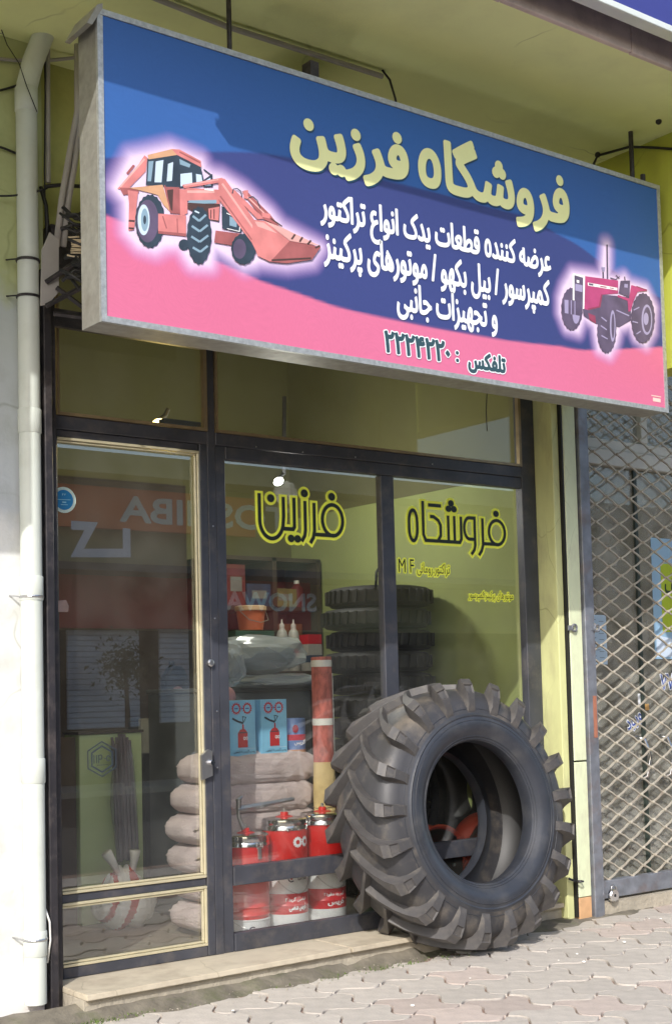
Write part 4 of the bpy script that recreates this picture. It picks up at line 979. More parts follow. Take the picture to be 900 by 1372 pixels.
# ================================================================== THE TRACTOR TYRE
def make_tyre(name, label, loc, rot, n=21):
    T = thing(name, label, 'tyre', loc, rot)
    zc = .74
    out = [(.387, -.16), (.385, -.196), (.392, -.213), (.408, -.222), (.435, -.240), (.465, -.254), (.495, -.256), (.518, -.248), (.526, -.251), (.540, -.241), (.595, -.230), (.635, -.215), (.668, -.187), (.69, -.14), (.699, -.07), (.703, 0)]
    prof = out + [(r, -h) for r, h in out[-2::-1]]
    inn = [(.391, -.14), (.41, -.155), (.50, -.214), (.59, -.212), (.64, -.17), (.665, -.09), (.67, 0)]
    inner = inn + [(r, -h) for r, h in inn[-2::-1]]
    g = BM(); lathe(g, prof[:13] , (0, 0, zc), 'Y', 96) if False else None
    full = prof + inner[::-1]
    lathe(g, full, (0, 0, zc), 'Y', 96, close=True)
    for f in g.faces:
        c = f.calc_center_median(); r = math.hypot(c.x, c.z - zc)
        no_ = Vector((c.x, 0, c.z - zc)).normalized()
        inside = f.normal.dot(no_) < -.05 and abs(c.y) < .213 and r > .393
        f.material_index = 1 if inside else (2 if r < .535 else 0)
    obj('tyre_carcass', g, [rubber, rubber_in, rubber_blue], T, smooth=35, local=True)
    sec = [((.698, .035), (.742, .03)), ((.698, -.03), (.743, -.03)), ((.694, -.085), (.742, -.09)), ((.684, -.135), (.740, -.145)), ((.660, -.18), (.737, -.210)),
           ((.63, -.205), (.702, -.238)), ((.585, -.233), (.65, -.253)), ((.548, -.240), (.585, -.252))]
    ph = [18.5, 12.4, 7.4, 3.6, .7, 0, 0, 0]; wb = [1.9, 2.0, 2.3, 3.0, 3.7, 3.6, 3.2, 2.9]; wt = [1.0, 1.1, 1.4, 2.1, 2.7, 2.7, 2.3, 2.1]
    def lug():
        bm = BM(); rows = []
        for i, ((rb, yb), (rt, yt)) in enumerate(sec):
            row = []
            for r, y, w in ((rb, yb, -wb[i]), (rt, yt, -wt[i]), (rt, yt, wt[i]), (rb, yb, wb[i])):
                a = R(ph[i] + w); row.append(bm.verts.new((r * math.sin(a), y, r * math.cos(a))))
            rows.append(row)
        fc = []
        for a, b in zip(rows, rows[1:]):
            for k in range(3):
                f = bm.faces.new((a[k], b[k], b[k + 1], a[k + 1]))
                if k == 1: fc.append(f)
        bm.faces.new(rows[0]); bm.faces.new(rows[-1][::-1])
        bmesh.ops.recalc_face_normals(bm, faces=bm.faces)
        side = [fc[5]]
        bmesh.ops.inset_region(bm, faces=side, thickness=.009, depth=-.008)
        return bm
    L1 = obj('tread_lug', lug(), rubber_lug, T, local=True, smooth=25)
    g = lug(); bmesh.ops.scale(g, vec=(1, -1, 1), verts=g.verts); bmesh.ops.reverse_faces(g, faces=g.faces)
    L2 = obj('tread_lug', g, rubber_lug, T, local=True, smooth=25)
    for i in range(n):
        for src, off in ((L1, 0), (L2, .5)):
            o = src if i == 0 else bpy.data.objects.new('tread_lug', src.data)
            if i: C.objects.link(o); o.parent = T
            o.location = (0, 0, zc); o.rotation_euler = (0, 2 * PI * (i + off) / n, 0)
    # fine moulded rings and a small maker's mark on the side
    g = BM()
    for r, y in ((.400, -.219), (.413, -.2262), (.50, -.2555), (.565, -.2365)):
        tube(g, [(r * math.cos(t * PI / 48), y, zc + r * math.sin(t * PI / 48)) for t in range(96)], .0022, 5, close=True)
    obj('moulded_ring', g, rubber_blue, T, local=True, smooth=True)
    return T
TY = make_tyre('tractor_tyre', 'huge black tractor tyre leaning against the shop window outside', (2.435, -.42, .0), (R(-8), 0, 0))
TY.scale = (1.035, 1.10, 1.035)
# ------------------------------------------------------------------ things behind the glass
T2 = make_tyre('tractor_tyre', 'second tractor tyre standing inside behind the display window', (2.82, .45, .11), (R(-2), R(9), R(14)))
T2.scale = (.93, .95, .93)

def sack(name, label, x0, x1, yc, z0, h, d, seed, ear=True):
    rr = random.Random(seed); o = thing(name, label, 'sack', ((x0 + x1) / 2, yc, z0), group='woven sacks stacked inside the window')
    g = BM(); bmesh.ops.create_icosphere(g, subdivisions=5, radius=1)
    for v in g.verts:
        x, y, z = v.co
        sx = math.copysign(abs(x) ** .5, x); sy_ = math.copysign(abs(y) ** .55, y); sz = math.copysign(abs(z) ** .6, z)
        pinch = 1 - .22 * max(0, abs(sx) - .72) / .28
        n_ = .02 * math.sin(sx * 9 + seed) * math.cos(sy_ * 5) + .014 * math.sin(sx * 23 + sy_ * 13 + seed * 3) + .02 * math.sin(sz * 17 + sx * 31 + seed) + .012 * math.sin(sx * 61 + sz * 23 + sy_ * 37)
        v.co = Vector(((x0 + x1) / 2 + sx * (x1 - x0) / 2, yc + sy_ * d / 2 * (1 + n_) * (.8 + .2 * pinch), z0 + h / 2 + sz * h / 2 * (1 + n_ * 1.4) * pinch))
    obj('sack_body', g, burlap, o, smooth=True)
    if ear:
        g = BM(); P_ = []
        for k in range(9):
            t = k / 8; yy = yc - d / 2 * .78 + d * .78 * t; P_.append((x0 + .045 - (.012 if k in (0, 8) else .0) + .008 * math.sin(k * 2 + seed), yy * 1.0, z0 + h * .52 + (.012 if k in (0, 8) else 0) + .006 * math.sin(k + seed)))
        rows = [[g.verts.new(p), g.verts.new((p[0] + .07, p[1], p[2] - .006)), g.verts.new((p[0] + .07, p[1], p[2] + .01))] for p in P_]
        for a, b in zip(rows, rows[1:]):
            g.faces.new((a[0], b[0], b[1], a[1])); g.faces.new((a[0], a[2], b[2], b[0])); g.faces.new((a[1], b[1], b[2], a[2]))
        obj('sewn_edge', g, burlap, o, smooth=True)
        q_ = [Vector(p) + Vector((.014, 0, .004)) for p in P_]
        obj('seam', tube(BM(), q_, .004, 6), mat('sack_stitching', srgb(200, 186, 160), .8), o)
    return o
zz = .11
names = ['lowest sack of the stack, resting on the shop floor', 'second sack up in the stack inside the window', 'third sack up in the stack inside the window', 'fourth sack up, with a pointed corner towards the door', 'fifth sack up in the stack, under the topmost one', 'topmost sack of the stack, carrying the blue boxes']
for k in range(6):
    h = .185; sack('sack', names[k], 1.13 + (.0, .02, -.02, -.03, .01, .06)[k] , 2.04 + .02 * (k % 2), .60, zz, h + .02, .46, k + 1); zz += h - .018
ZT = zz + .02
# blue boxes with a printed grease pump
def blue_box(label, x, y, z):
    o = thing('blue_box', label, 'box', (x, y, z), group='blue grease pump boxes'); w, h, d = .185, .34, .14
    g = bx(x, x + w, y, y + d, z, z + h, bev=.002)
    obj('carton', g, mat('box_blue', srgb(140, 206, 248), .45, 0, .22, 5), o)
    rf = flat('box_red', srgb(196, 40, 44)); bk = flat('box_dark', srgb(44, 54, 70)); pkm = flat('box_pink', srgb(226, 130, 160))
    g = BM(); k = 0
    for cx_ in (x + .052, x + .128):
        for t in range(14):
            a = t / 14 * 2 * PI; ribbon(g, [(cx_ + .024 * math.cos(a), z + .292 + .026 * math.sin(a)), (cx_ + .034 * math.cos(a), z + .292 + .036 * math.sin(a))], .006, y - .0012)
        ribbon(g, [(cx_ + .024 * math.cos(R(t)), z + .292 + .026 * math.sin(R(t))) for t in range(0, 360, 15)], .008, y - .0014, True)
    obj('gear_emblem', g, rf, o)
    g = BM()
    for cx_ in (x + .052, x + .128): ribbon(g, [(cx_ - .012, z + .292), (cx_ + .012, z + .292)], .006, y - .0012)
    ribbon(g, [(x + .085, z + .30), (x + .093, z + .292), (x + .085, z + .284)], .004, y - .0013)
    obj('emblem_print', g, flat('box_navy', srgb(70, 70, 150)), o)
    g = BM(); polyxz(g, [(x + .06, z + .065), (x + .128, z + .065), (x + .128, z + .15), (x + .112, z + .17), (x + .103, z + .172), (x + .102, z + .2), (x + .092, z + .2), (x + .091, z + .172), (x + .078, z + .17), (x + .06, z + .15)], y - .0014)
    obj('pump_picture', g, rf, o)
    g = BM(); ribbon(g, [(x + .024, z + .236), (x + .06, z + .218), (x + .098, z + .206)], .012, y - .0018); ribbon(g, [(x + .1, z + .21), (x + .118, z + .24), (x + .094, z + .245), (x + .098, z + .21)], .005, y - .002)
    ribbon(g, [(x + .064, z + .151), (x + .124, z + .151)], .006, y - .0019)
    obj('pump_picture', g, bk, o)
    g = BM()
    for cx_ in (.105, .122): ribbon(g, [(x + cx_ + .006 * math.cos(R(t)), z + .118 + .008 * math.sin(R(t))) for t in range(0, 360, 40)], .004, y - .0022, True)
    ribbon(g, [(x + .05, z + .058), (x + .178, z + .058)], .0015, y - .0016); obj('pump_picture', g, white, o)
    obj('box_lettering', text_bm('پمپ گریس ۵ کیلویی', x + .03, x + .175, z + .03, z + .05, y - .0014, .02), bk, o)
    return o
blue_box('left blue box printed with a red grease pump, beside the window post', 1.375, .42, ZT - .02)
blue_box('right blue box printed with a red grease pump, beside the small can', 1.60, .42, ZT - .02)
o = thing('round_tin', 'blue and pink round tin between the boxes and the red roll', 'tin', (1.885, .5, ZT - .02))
g = BM(); lathe(g, [(.07, 0), (.075, .01), (.075, .215), (.07, .222), (.068, .215), (0, .215)], (1.885, .5, ZT - .02), 'Z', 28)
obj('tin_body', g, mat('tin_blue', srgb(120, 150, 204), .3, .1, .15, 12), o, smooth=40)
g = BM(); lathe(g, [(.0755, .09), (.0757, .11), (.0755, .125)], (1.885, .5, ZT - .02), 'Z', 28); obj('tin_band', g, flat('tin_red', srgb(196, 60, 80)), o)
g = BM(); lathe(g, [(.0755, .0), (.0757, .02), (.0755, .035)], (1.885, .5, ZT - .02), 'Z', 28); obj('tin_band', g, flat('tin_tan', srgb(196, 150, 120)), o)
g = BM(); polyxz(g, arc(1.85, ZT + .14, .022, .024, 0, 345, 20), .424); obj('tin_print', g, flat('tin_red', srgb(196, 60, 80)), o)
obj('tin_print', text_bm('گریس', 1.84, 1.92, ZT + .04, ZT + .075, .4235, .02), white, o)
# tall roll
o = thing('red_roll', 'tall red fibre roll with two white tape bands and yellow paper foot', 'roll', (1.985, .33, .11))
g = BM(); lathe(g, [(.066, .0), (.068, .3), (.066, .6), (.07, .78), (.0655, .96)], (1.985, .33, .11), 'Z', 24)
for v in g.verts: v.co.x += .004 * math.sin(v.co.z * 40 + v.co.y * 60)
obj('paper_foot', g, yellow_wood, o, smooth=50)
g = BM(); lathe(g, [(.062, .96), (.062, 1.585), (.058, 1.59), (0, 1.58)], (1.985, .33, .11), 'Z', 24); obj('roll_body', g, red_felt, o, smooth=40)
for z in (1.18, 1.53): g = BM(); lathe(g, [(.063, z), (.0638, z + .02), (.063, z + .04)], (1.985, .33, .11), 'Z', 24); obj('tape_band', g, white_plastic, o, smooth=40)
obj('paper_tie', tube(BM(), [(1.985 + .07 * math.cos(t / 3), .33 + .07 * math.sin(t / 3), .80 + .004 * math.sin(t)) for t in range(19)], .003, 5, close=True), brass_dull, o)
g = bx(2.02, 2.045, .255, .26, .745, .82); obj('paper_tag', g, white_plastic, o)
obj('side_wire', tube(BM(), [(2.05, .31, .9), (2.053, .31, 1.3), (2.05, .31, 1.6)], .003, 5), white_plastic, o)

# pails and pump buckets in front
def gear(bm, cx_, cy_, cz, r, Rb):
    """white gear mark wrapped on a bucket of radius Rb round (cx_,cy_)"""
    def W_(u, v, e=.0): 
        a = u / Rb; return (cx_ + (Rb + .0012 + e) * math.sin(a), cy_ - (Rb + .0012 + e) * math.cos(a), v)
    for u0 in (-.0, .058):
        for k in range(12):
            a = k / 12 * 2 * PI; c_, s_ = math.cos(a), math.sin(a)
            q_ = [W_(u0 + c_ * r * .6 - s_ * .006, cz + s_ * r * .6 + c_ * .006), W_(u0 + c_ * r * 1.15 - s_ * .005, cz + s_ * r * 1.15 + c_ * .005), W_(u0 + c_ * r * 1.15 + s_ * .005, cz + s_ * r * 1.15 - c_ * .005), W_(u0 + c_ * r * .6 + s_ * .006, cz + s_ * r * .6 - c_ * .006)]
            bm.faces.new([bm.verts.new(p) for p in q_])
        for k in range(16):
            a, b = k / 16 * 2 * PI, (k + 1) / 16 * 2 * PI
            q_ = [W_(u0 + math.cos(t) * rr_, cz + math.sin(t) * rr_, .0008) for t, rr_ in ((a, r * .5), (a, r * .9), (b, r * .9), (b, r * .5))]
            bm.faces.new([bm.verts.new(p) for p in q_])
def wrap(bm, cx_, cy_, Rb, amid=0):
    """bend flat x-z lettering (x measured from 0, y=0) onto a bucket"""
    for v in bm.verts:
        a = v.co.x / Rb + amid; v.co = Vector((cx_ + (Rb + .0015) * math.sin(a), cy_ - (Rb + .0015) * math.cos(a), v.co.z))
    return bm
RB = .127
bot_m = flat('bottle_white', srgb(168, 166, 160), .45)
wp_m = flat('pail_white', srgb(226, 228, 230), .35); rp_m = flat('pail_red', srgb(196, 30, 44), .35); ink = flat('pail_ink', srgb(60, 60, 80))
def pail(label, x, y, kind):
    o = thing('grease_pail', label, 'pail', (x, y, .11), group='grease pails along the window bottom')
    top = .13 if kind == 0 else .385
    prof = [(RB * .95, 0), (RB * .96, .01)] + [(RB, .02)] + [(RB, top * .45), (RB + .004, top * .46), (RB, top * .47)] * (kind > 0) + [(RB, top * .62)] * (kind > 0) + [(RB, top - .01), (RB + .005, top - .005), (RB, top), (RB * .9, top)]
    g = BM(); lathe(g, prof, (x, y, .11), 'Z', 36); obj('pail_body', g, wp_m, o, smooth=40)
    if kind:
        g = BM(); lathe(g, [(RB + .0008, .135), (RB + .0048, top * .46), (RB + .0008, .245)], (x, y, .11), 'Z', 36)
        g = BM(); lathe(g, [(RB + .001, .13), (RB + .001, .171), (RB + .005, .177), (RB + .001, .183), (RB + .001, .245)], (x, y, .11), 'Z', 36); obj('red_band', g, rp_m, o, smooth=40)
        t1, t2 = ('گریس شاسی', 'شاسی گرید ۲') if kind == 1 else ('گریس', 'گریس چند منظوره ۲')
        obj('pail_lettering', wrap(text_bm(t1, -.03, .085, .255, .298, 0, .03), x, y, RB + .001, -.25), white, o)
        obj('pail_lettering', wrap(text_bm(t2, -.05, .085, .308, .336, 0, .02), x, y, RB + .001, -.25), white, o)
    zl = [.185] if kind == 0 else [.16, .44]
    for z in zl:
        if kind < 2:
            g = BM(); 
            for t in range(0, 270, 30):
                a0, a1 = R(t + 45), R(t + 75)
                q_ = [((rr_) * math.cos(a), z + rr_ * math.sin(a)) for a, rr_ in ((a0, .014), (a0, .021), (a1, .021), (a1, .014))]
                polyxz(g, q_, 0)
            wrap(g, x, y, RB + .0005, -.35); obj('crescent_mark', g, ink, o)
            g = BM(); polyxz(g, [(.007 * math.cos(R(t)), z + .007 * math.sin(R(t))) for t in range(0, 360, 40)], 0); wrap(g, x, y, RB + .0008, -.35); obj('crescent_mark', g, rp_m, o)
        else:
            g = BM(); polyxz(g, [(.02, z - .012), (.04, z - .014), (.055, z - .012), (.05, z + .004), (.056, z + .02), (.044, z + .012), (.04, z + .028), (.034, z + .01), (.022, z + .016), (.028, z)], 0); wrap(g, x, y, RB + .0005, -.1); obj('flame_mark', g, rp_m, o)
        obj('pail_lettering', wrap(text_bm('نفت بهران' if kind > 1 else 'صنعت آسیا', .0, .075, z - .014, z + .006, 0, .01), x, y, RB + .0005, -.05), ink, o)
    g = BM(); pts = [(x + (RB + .004) * math.sin(a), y - (RB + .004) * math.cos(a), .11 + top * .92 - (.11 if kind else .05) * math.sin((a + 1.2) / 2.4 * PI)) for a in [-1.2 + 2.4 * i / 14 for i in range(15)]]
    tube(g, pts, .0022, 5); obj('wire_handle', g, grey_metal, o)
    return o
def pump(label, x, y, z, h, lever):
    o = thing('pump_bucket', label, 'bucket', (x, y, z), group='red grease pump buckets with chrome lids')
    prof = [(RB - .002, 0), (RB + .001, .004), (RB + .001, h)] if h < .4 else [(RB * .97, 0), (RB, .015), (RB + .004, .02), (RB, .03), (RB, .06), (RB + .004, .065), (RB, .07), (RB + .001, h)]
    g = BM(); lathe(g, prof, (x, y, z), 'Z', 40); obj('bucket_body', g, red_paint, o, smooth=40)
    g = BM(); lathe(g, [(RB + .004, h - .004), (RB + .008, h), (RB + .006, h + .018), (RB + .004, h + .022), (RB + .007, h + .03), (RB + .004, h + .055), (RB - .006, h + .062), (.055, h + .066), (.03, h + .07), (0, h + .07)], (x, y, z), 'Z', 40)
    obj('chrome_lid', g, chrome, o, smooth=30)
    g = BM(); lathe(g, [(.05, h + .060), (.052, h + .068), (.036, h + .074), (.024, h + .074), (.022, h + .092), (.018, h + .094), (.0, h + .094)], (x, y, z), 'Z', 24); obj('pump_neck', g, red_paint, o, smooth=30)
    g = BM(); lathe(g, [(.008, h + .094), (.008, h + .115), (0, h + .115)], (x, y, z), 'Z', 10); obj('pump_rod', g, grey_metal, o)
    g = bx(x - .012, x + .012, y - RB - .014, y - RB - .008, z + h - .07, z + h - .002, bev=.002)
    tube(g, [(x - .018, y - RB - .012, z + h + .02), (x - .018, y - RB - .014, z + h - .01), (x + .018, y - RB - .014, z + h - .01), (x + .018, y - RB - .012, z + h + .02)], .003, 6)
    if lever: obj('lid_clip', g, grey_metal, o)
    else:
        g.free(); g = BM(); gear(g, x + .0, y, z + h - .07, .026, RB + .001); obj('gear_emblem', g, white, o)
        for s in (-.5, .6):
            g2 = BM(); bmesh.ops.create_icosphere(g2, subdivisions=2, radius=.009, matrix=Matrix.Translation((x + RB * math.sin(s), y - RB * math.cos(s) - .008, z + h - .0))); obj('lid_bolt', g2, chrome, o, smooth=True)
    if lever:
        g = BM()
        tube(g, [(x - .01, y, z + h + .08), (x - .045, y, z + h + .16), (x - .05, y - .01, z + h + .26)], [.014, .012, .016], 8)
        tube(g, [(x - .055, y, z + h + .20), (x + .32, y - .02, z + h + .235)], [.020, .012], 6)
        tube(g, [(x - .06, y, z + h + .25), (x - .02, y, z + h + .27)], .010, 8)
        obj('pump_lever', g, grey_metal, o, smooth=40)
    return o
YR = .22
xs = [1.345, 1.612, 1.885]
pail('white pail under the red bucket beside the window post', xs[0], YR, 0)
pail('red-banded white pail with crescent marks, middle one along the window bottom', xs[1], YR, 1)
pail('red-banded white pail with flame marks, nearest the tyre', xs[2], YR, 2)
pump('tall red bucket with chrome lid and long pump lever beside the window post', xs[0], YR, .242, .40, True)
pump('red pump bucket with gear emblem, middle one above the rail', xs[1], YR, .497, .215, False)
pump('red pump bucket with gear emblem, nearest the tyre', xs[2], YR, .497, .225, False)
# round lamp at the tyre foot
o = thing('headlamp', 'round chrome headlamp lens on the sill beside the grease pails', 'lamp', (2.2, .1, .2))
g = BM(); lathe(g, [(.10, .03), (.118, 0), (.118, -.012), (.108, -.018)], (2.16, .13, .235), 'Y', 36); obj('lamp_ring', g, chrome, o, smooth=40)
g = BM(); lathe(g, [(.107, -.01), (.08, -.024), (.04, -.03), (0, -.032)], (2.16, .13, .235), 'Y', 30); obj('lamp_lens', g, mat('lens_glass', srgb(120, 132, 112), .15, 0, .3, 14, coat=.6), o, smooth=True)
# red rims
def rim(label, x, y, z, r):
    o = thing('wheel_rim', label, 'wheel rim', (x, y, z), group='red wheel rims standing behind the rail')
    g = BM(); lathe(g, [(r, .0), (r + .008, -.01), (r, -.022), (r * .93, -.01), (r * .88, .03), (r * .80, .034), (r * .74, .01), (r * .6, .0), (r * .42, .012), (r * .36, .04), (r * .22, .045), (r * .21, .0), (0, .0)], (x, y, z), 'Y', 40)
    obj('rim_disc', g, red_dark, o, smooth=40)
    g = BM(); lathe(g, [(r, .0), (r * .97, .12), (r, .14)], (x, y, z), 'Y', 40); obj('rim_band', g, red_dark, o, smooth=True)
    g = BM()
    for k in range(6):
        a = k * PI / 3; lathe(g, [(.012, 0), (.010, -.012), (0, -.012)], (x + math.cos(a) * r * .5, y - .0, z + math.sin(a) * r * .5), 'Y', 8)
    obj('wheel_bolts', g, grey_metal, o)
rim('left red wheel rim seen through the hole of the leaning tyre', 2.67, .10, .40, .25)
rim('right red wheel rim with sunlit patch seen through the tyre hole', 3.16, .10, .40, .29)

# stack of flat tyres
SR = .37
for k in range(14):
    zt_ = .11 + k * .15
    o = thing('stacked_tyre', ('lowest', 'second', 'third', 'fourth', 'fifth', 'sixth', 'seventh', 'eighth', 'ninth', 'tenth', 'eleventh', 'twelfth', 'thirteenth', 'topmost')[k] + (' tyre up, ' if 0 < k < 13 else ' tyre, ') + 'in the tall black stack at the right wall', 'tyre', (3.07 + .018 * math.sin(k * 3), 1.12, zt_), group='black tyres stacked flat')
    c = (o.location.x, 1.12, zt_)
    g = BM(); rr_ = SR * (1 - .02 * (k % 2))
    lathe(g, [(.2, .02), (.22, .004), (.28, .0), (rr_ * .94, .012), (rr_, .035), (rr_ + .004, .074), (rr_, .113), (rr_ * .94, .135), (.28, .147), (.22, .144), (.2, .13)], c, 'Z', 40)
    for f in list(g.faces):
        pass
    obj('tyre_carcass', g, mat('stack_rubber', srgb(36, 36, 38), .6, 0, .25, 12, .3, 40), o, smooth=35)
    g = BM()
    for t in range(36):
        a = t / 36 * 2 * PI + k * .1; u = Vector((math.cos(a), math.sin(a), 0)); w = Vector((-u.y, u.x, 0))
        p = Vector(c) + u * (rr_ + .003)
        vs = []
        for dz, dw in ((.03, -.012), (.03, .012), (.118, .024), (.118, .002)): vs += [p + w * dw + Vector((0, 0, dz)), p + u * .014 + w * dw + Vector((0, 0, dz))]
        v = [g.verts.new(q_) for q_ in vs]
        for f in ((1, 3, 5, 7), (0, 1, 7, 6), (2, 4, 5, 3), (0, 2, 3, 1), (4, 6, 7, 5)): g.faces.new([v[i] for i in f])
    bmesh.ops.recalc_face_normals(g, faces=g.faces)
    obj('tread_blocks', g, MATS['stack_rubber'], o)['kind'] = 'stuff'
tag(obj('hook', tube(BM(), [(2.80, .8, 2.16), (2.81, .8, 2.28), (2.83, .8, 2.31), (2.85, .8, 2.28), (2.83, .8, 2.25)], .009, 6), black, origin=(2.8, .8, 2.16), smooth=True), 'small black hook standing on the stack of tyres', 'hook')

# crate and wrapped bundles above the boxes
o = thing('grey_crate', 'grey carton behind the blue boxes carrying plastic wrapped bundles', 'crate', (1.75, 1.1, .11))
obj('crate_body', bx(1.45, 2.3, .88, 1.5, .11, 1.50, bev=.006), grey_crate, o); obj('crate_lid', bx(1.44, 2.31, .87, 1.51, 1.502, 1.53, bev=.004), grey_crate, o)
def bundle(label, cx_, cy_, cz, lx, ly, lz, seed):
    o = thing('plastic_bundle', label, 'plastic bag', (cx_, cy_, cz - lz)); rr = random.Random(seed)
    g = BM(); bmesh.ops.create_icosphere(g, subdivisions=3, radius=1)
    for v in g.verts:
        n_ = .12 * math.sin(v.co.x * 5 + seed) * math.sin(v.co.z * 6 + 1) + rr.uniform(-.07, .07)
        v.co = Vector((cx_ + math.copysign(abs(v.co.x) ** .7, v.co.x) * lx * (1 + n_), cy_ + v.co.y * ly * (1 + n_), cz + v.co.z * lz * (1 + n_)))
    obj('film_wrap', g, film, o)
    g = BM(); bmesh.ops.create_icosphere(g, subdivisions=3, radius=1)
    for v in g.verts: v.co = Vector((cx_ + math.copysign(abs(v.co.x) ** .6, v.co.x) * lx * .82, cy_ + v.co.y * ly * .8, cz - lz * .1 + v.co.z * lz * .72))
    obj('wrapped_goods', g, mat('pale_wrapped_goods', srgb(116, 128, 136), .6, 0, .3, 9), o, smooth=True)
bundle('large crumpled clear plastic bag lying on top of the grey carton', 1.93, .92, 1.74, .31, .2, .12, 2)
bundle('long flat plastic wrapped bundle above the blue boxes', 2.02, .86, 1.565, .38, .14, .048, 5)
bundle('small white plastic bag beside the window post above the boxes', 1.46, .5, 1.66, .07, .07, .12, 8)
g = BM(); bmesh.ops.create_icosphere(g, subdivisions=3, radius=.07, matrix=Matrix.Translation((1.50, .66, ZT + .34)))
tag(obj('pink_ball', g, flat('pink_cloth', srgb(206, 150, 150)), origin=(1.5, .66, ZT + .3), smooth=True), 'rounded pink bundle peeping over the left blue box', 'bundle')

# shelving with goods at the back
SH = thing('shelf_unit', 'dark shelf unit with packed goods on the back wall', 'shelves', (1.9, 2.6, .11))
for z in (.9, 1.3, 1.7, 2.12, 2.5): obj('shelf_board', bx(2.5, 3.45, 2.3, 2.72, z, z + .03), dark_wood, SH)
for x in (2.5, 3.0, 3.42): obj('upright', bx(x, x + .04, 2.3, 2.74, .11, 2.53), dark_wood, SH)
obj('back_board', bx(2.5, 3.45, 2.735, 2.748, .11, 2.53), mat('shelf_back', srgb(88, 46, 42), .8), SH)
rr = random.Random(11); i_ = 0
cols = [('red', (168, 40, 42)), ('orange', (206, 104, 52)), ('white', (206, 206, 200)), ('blue', (48, 92, 148)), ('green', (60, 110, 84)), ('brown', (112, 70, 50)), ('yellow', (196, 176, 92)), ('dark red', (110, 34, 38)), ('grey', (110, 112, 116))]
zn = {.93: 'lowest', 1.33: 'second', 1.73: 'third', 2.15: 'upper', 2.58: 'highest'}
for z in (.93, 1.33, 1.73, 2.15):
    x = 2.6; pos = 0
    while x < 3.3:
        cn, c = rr.choice(cols); w = rr.uniform(.09, .26); h = rr.uniform(.12, .32); pos += 1
        m = flat('carton_' + cn.replace(' ', '_'), srgb(*[q_ * .5 + 26 for q_ in c]), .6, .3)
        if abs((x + w) % .85 - .05) < .0: x += .05
        if rr.random() < .55 or w > .17:
            o = thing('carton', '%s carton, %s from the left on the %s back shelf' % (cn, ['first', 'second', 'third', 'fourth', 'fifth', 'sixth', 'seventh', 'eighth', 'ninth', 'tenth', 'eleventh', 'twelfth', 'thirteenth', 'fourteenth', 'fifteenth', 'sixteenth', 'seventeenth'][pos - 1], zn[z]), 'carton', (x, 2.4, z), group='goods on the back shelves')
            obj('carton_box', bx(x, x + w, 2.33, 2.6, z, z + h, bev=.003), m, o)
            obj('carton_label', bx(x + w * .2, x + w * .8, 2.327, 2.33, z + h * .35, z + h * .7), MATS['carton_white'] if 'carton_white' in MATS and cn != 'white' else flat('carton_tan', srgb(130, 112, 90)), o)
        else:
            w = min(w, .1)
            o = thing('bottle', '%s bottle, %s from the left on the %s back shelf' % (cn, ['first', 'second', 'third', 'fourth', 'fifth', 'sixth', 'seventh', 'eighth', 'ninth', 'tenth', 'eleventh', 'twelfth', 'thirteenth', 'fourteenth', 'fifteenth', 'sixteenth', 'seventeenth'][pos - 1], zn[z]), 'bottle', (x + w / 2, 2.4, z), group='goods on the back shelves')
            g = BM(); lathe(g, [(w / 2, 0), (w / 2, h * .7), (w / 4, h * .85), (w / 5, h * .88)], (x + w / 2, 2.42, z), 'Z', 16); obj('bottle_body', g, m, o, smooth=40)
            g = BM(); lathe(g, [(w / 4.6, h * .88), (w / 4.6, h), (0, h)], (x + w / 2, 2.42, z), 'Z', 12); obj('bottle_cap', g, white_plastic, o, smooth=40)
        x += w + rr.uniform(.01, .05)
# nearer goods on a counter: orange tub, two white bottles, red-white boxes
CT = thing('counter', 'low dark counter in mid shop carrying tub and bottles', 'counter', (2.35, 1.7, .11))
obj('counter_top', bx(2.13, 2.93, 1.55, 1.95, 1.60, 1.64, bev=.004), dark_wood, CT); obj('counter_body', bx(2.15, 2.91, 1.57, 1.93, .11, 1.598), dark_wood, CT)
def tub(x, y, z):
    o = thing('plastic_tub', 'orange plastic tub with pale rim on the counter', 'tub', (x, y, z))
    g = BM(); lathe(g, [(.085, 0), (.105, .15)], (x, y, z), 'Z', 28); obj('tub_body', g, flat('tub_orange', srgb(206, 112, 72), .4), o, smooth=40)
    g = BM(); lathe(g, [(.107, .135), (.112, .14), (.112, .168), (.1, .172), (0, .172)], (x, y, z), 'Z', 28); obj('tub_lid', g, flat('tub_rim', srgb(206, 176, 140), .4), o, smooth=40)
    obj('wire_handle', tube(BM(), [(x - .11, y - .02, z + .14), (x - .08, y - .1, z + .07), (x, y - .125, z + .05), (x + .08, y - .1, z + .07), (x + .11, y - .02, z + .14)], .003, 5), grey_metal, o)
tub(2.38, 1.68, 1.93)
obj('riser_box', bx(2.20, 2.52, 1.60, 1.9, 1.645, 1.925), mat('green_riser', srgb(60, 92, 78), .6), CT)
for k, x in enumerate((2.63, 2.73)):
    o = thing('white_bottle', ('left' if k == 0 else 'right') + ' white squeeze bottle with red label on the counter', 'bottle', (x, 1.66, 1.64), group='white bottles on the counter')
    g = BM(); lathe(g, [(.044, 0), (.046, .01), (.042, .24), (.034, .28), (.02, .30), (.018, .31)], (x, 1.66, 1.64), 'Z', 22); obj('bottle_body', g, bot_m, o, smooth=40)
    g = BM(); lathe(g, [(.0468, .10), (.047, .13), (.0468, .155)], (x, 1.66, 1.64), 'Z', 22); obj('label_band', g, rp_m, o)
    g = BM(); lathe(g, [(.019, .31), (.019, .33), (.007, .345), (.005, .37), (0, .37)], (x, 1.66, 1.64), 'Z', 14); obj('bottle_nozzle', g, flat('nozzle_grey', srgb(180, 176, 170)), o, smooth=40)
o = thing('striped_box', 'red, white and blue box at the right end of the counter', 'box', (2.85, 1.62, 1.64))
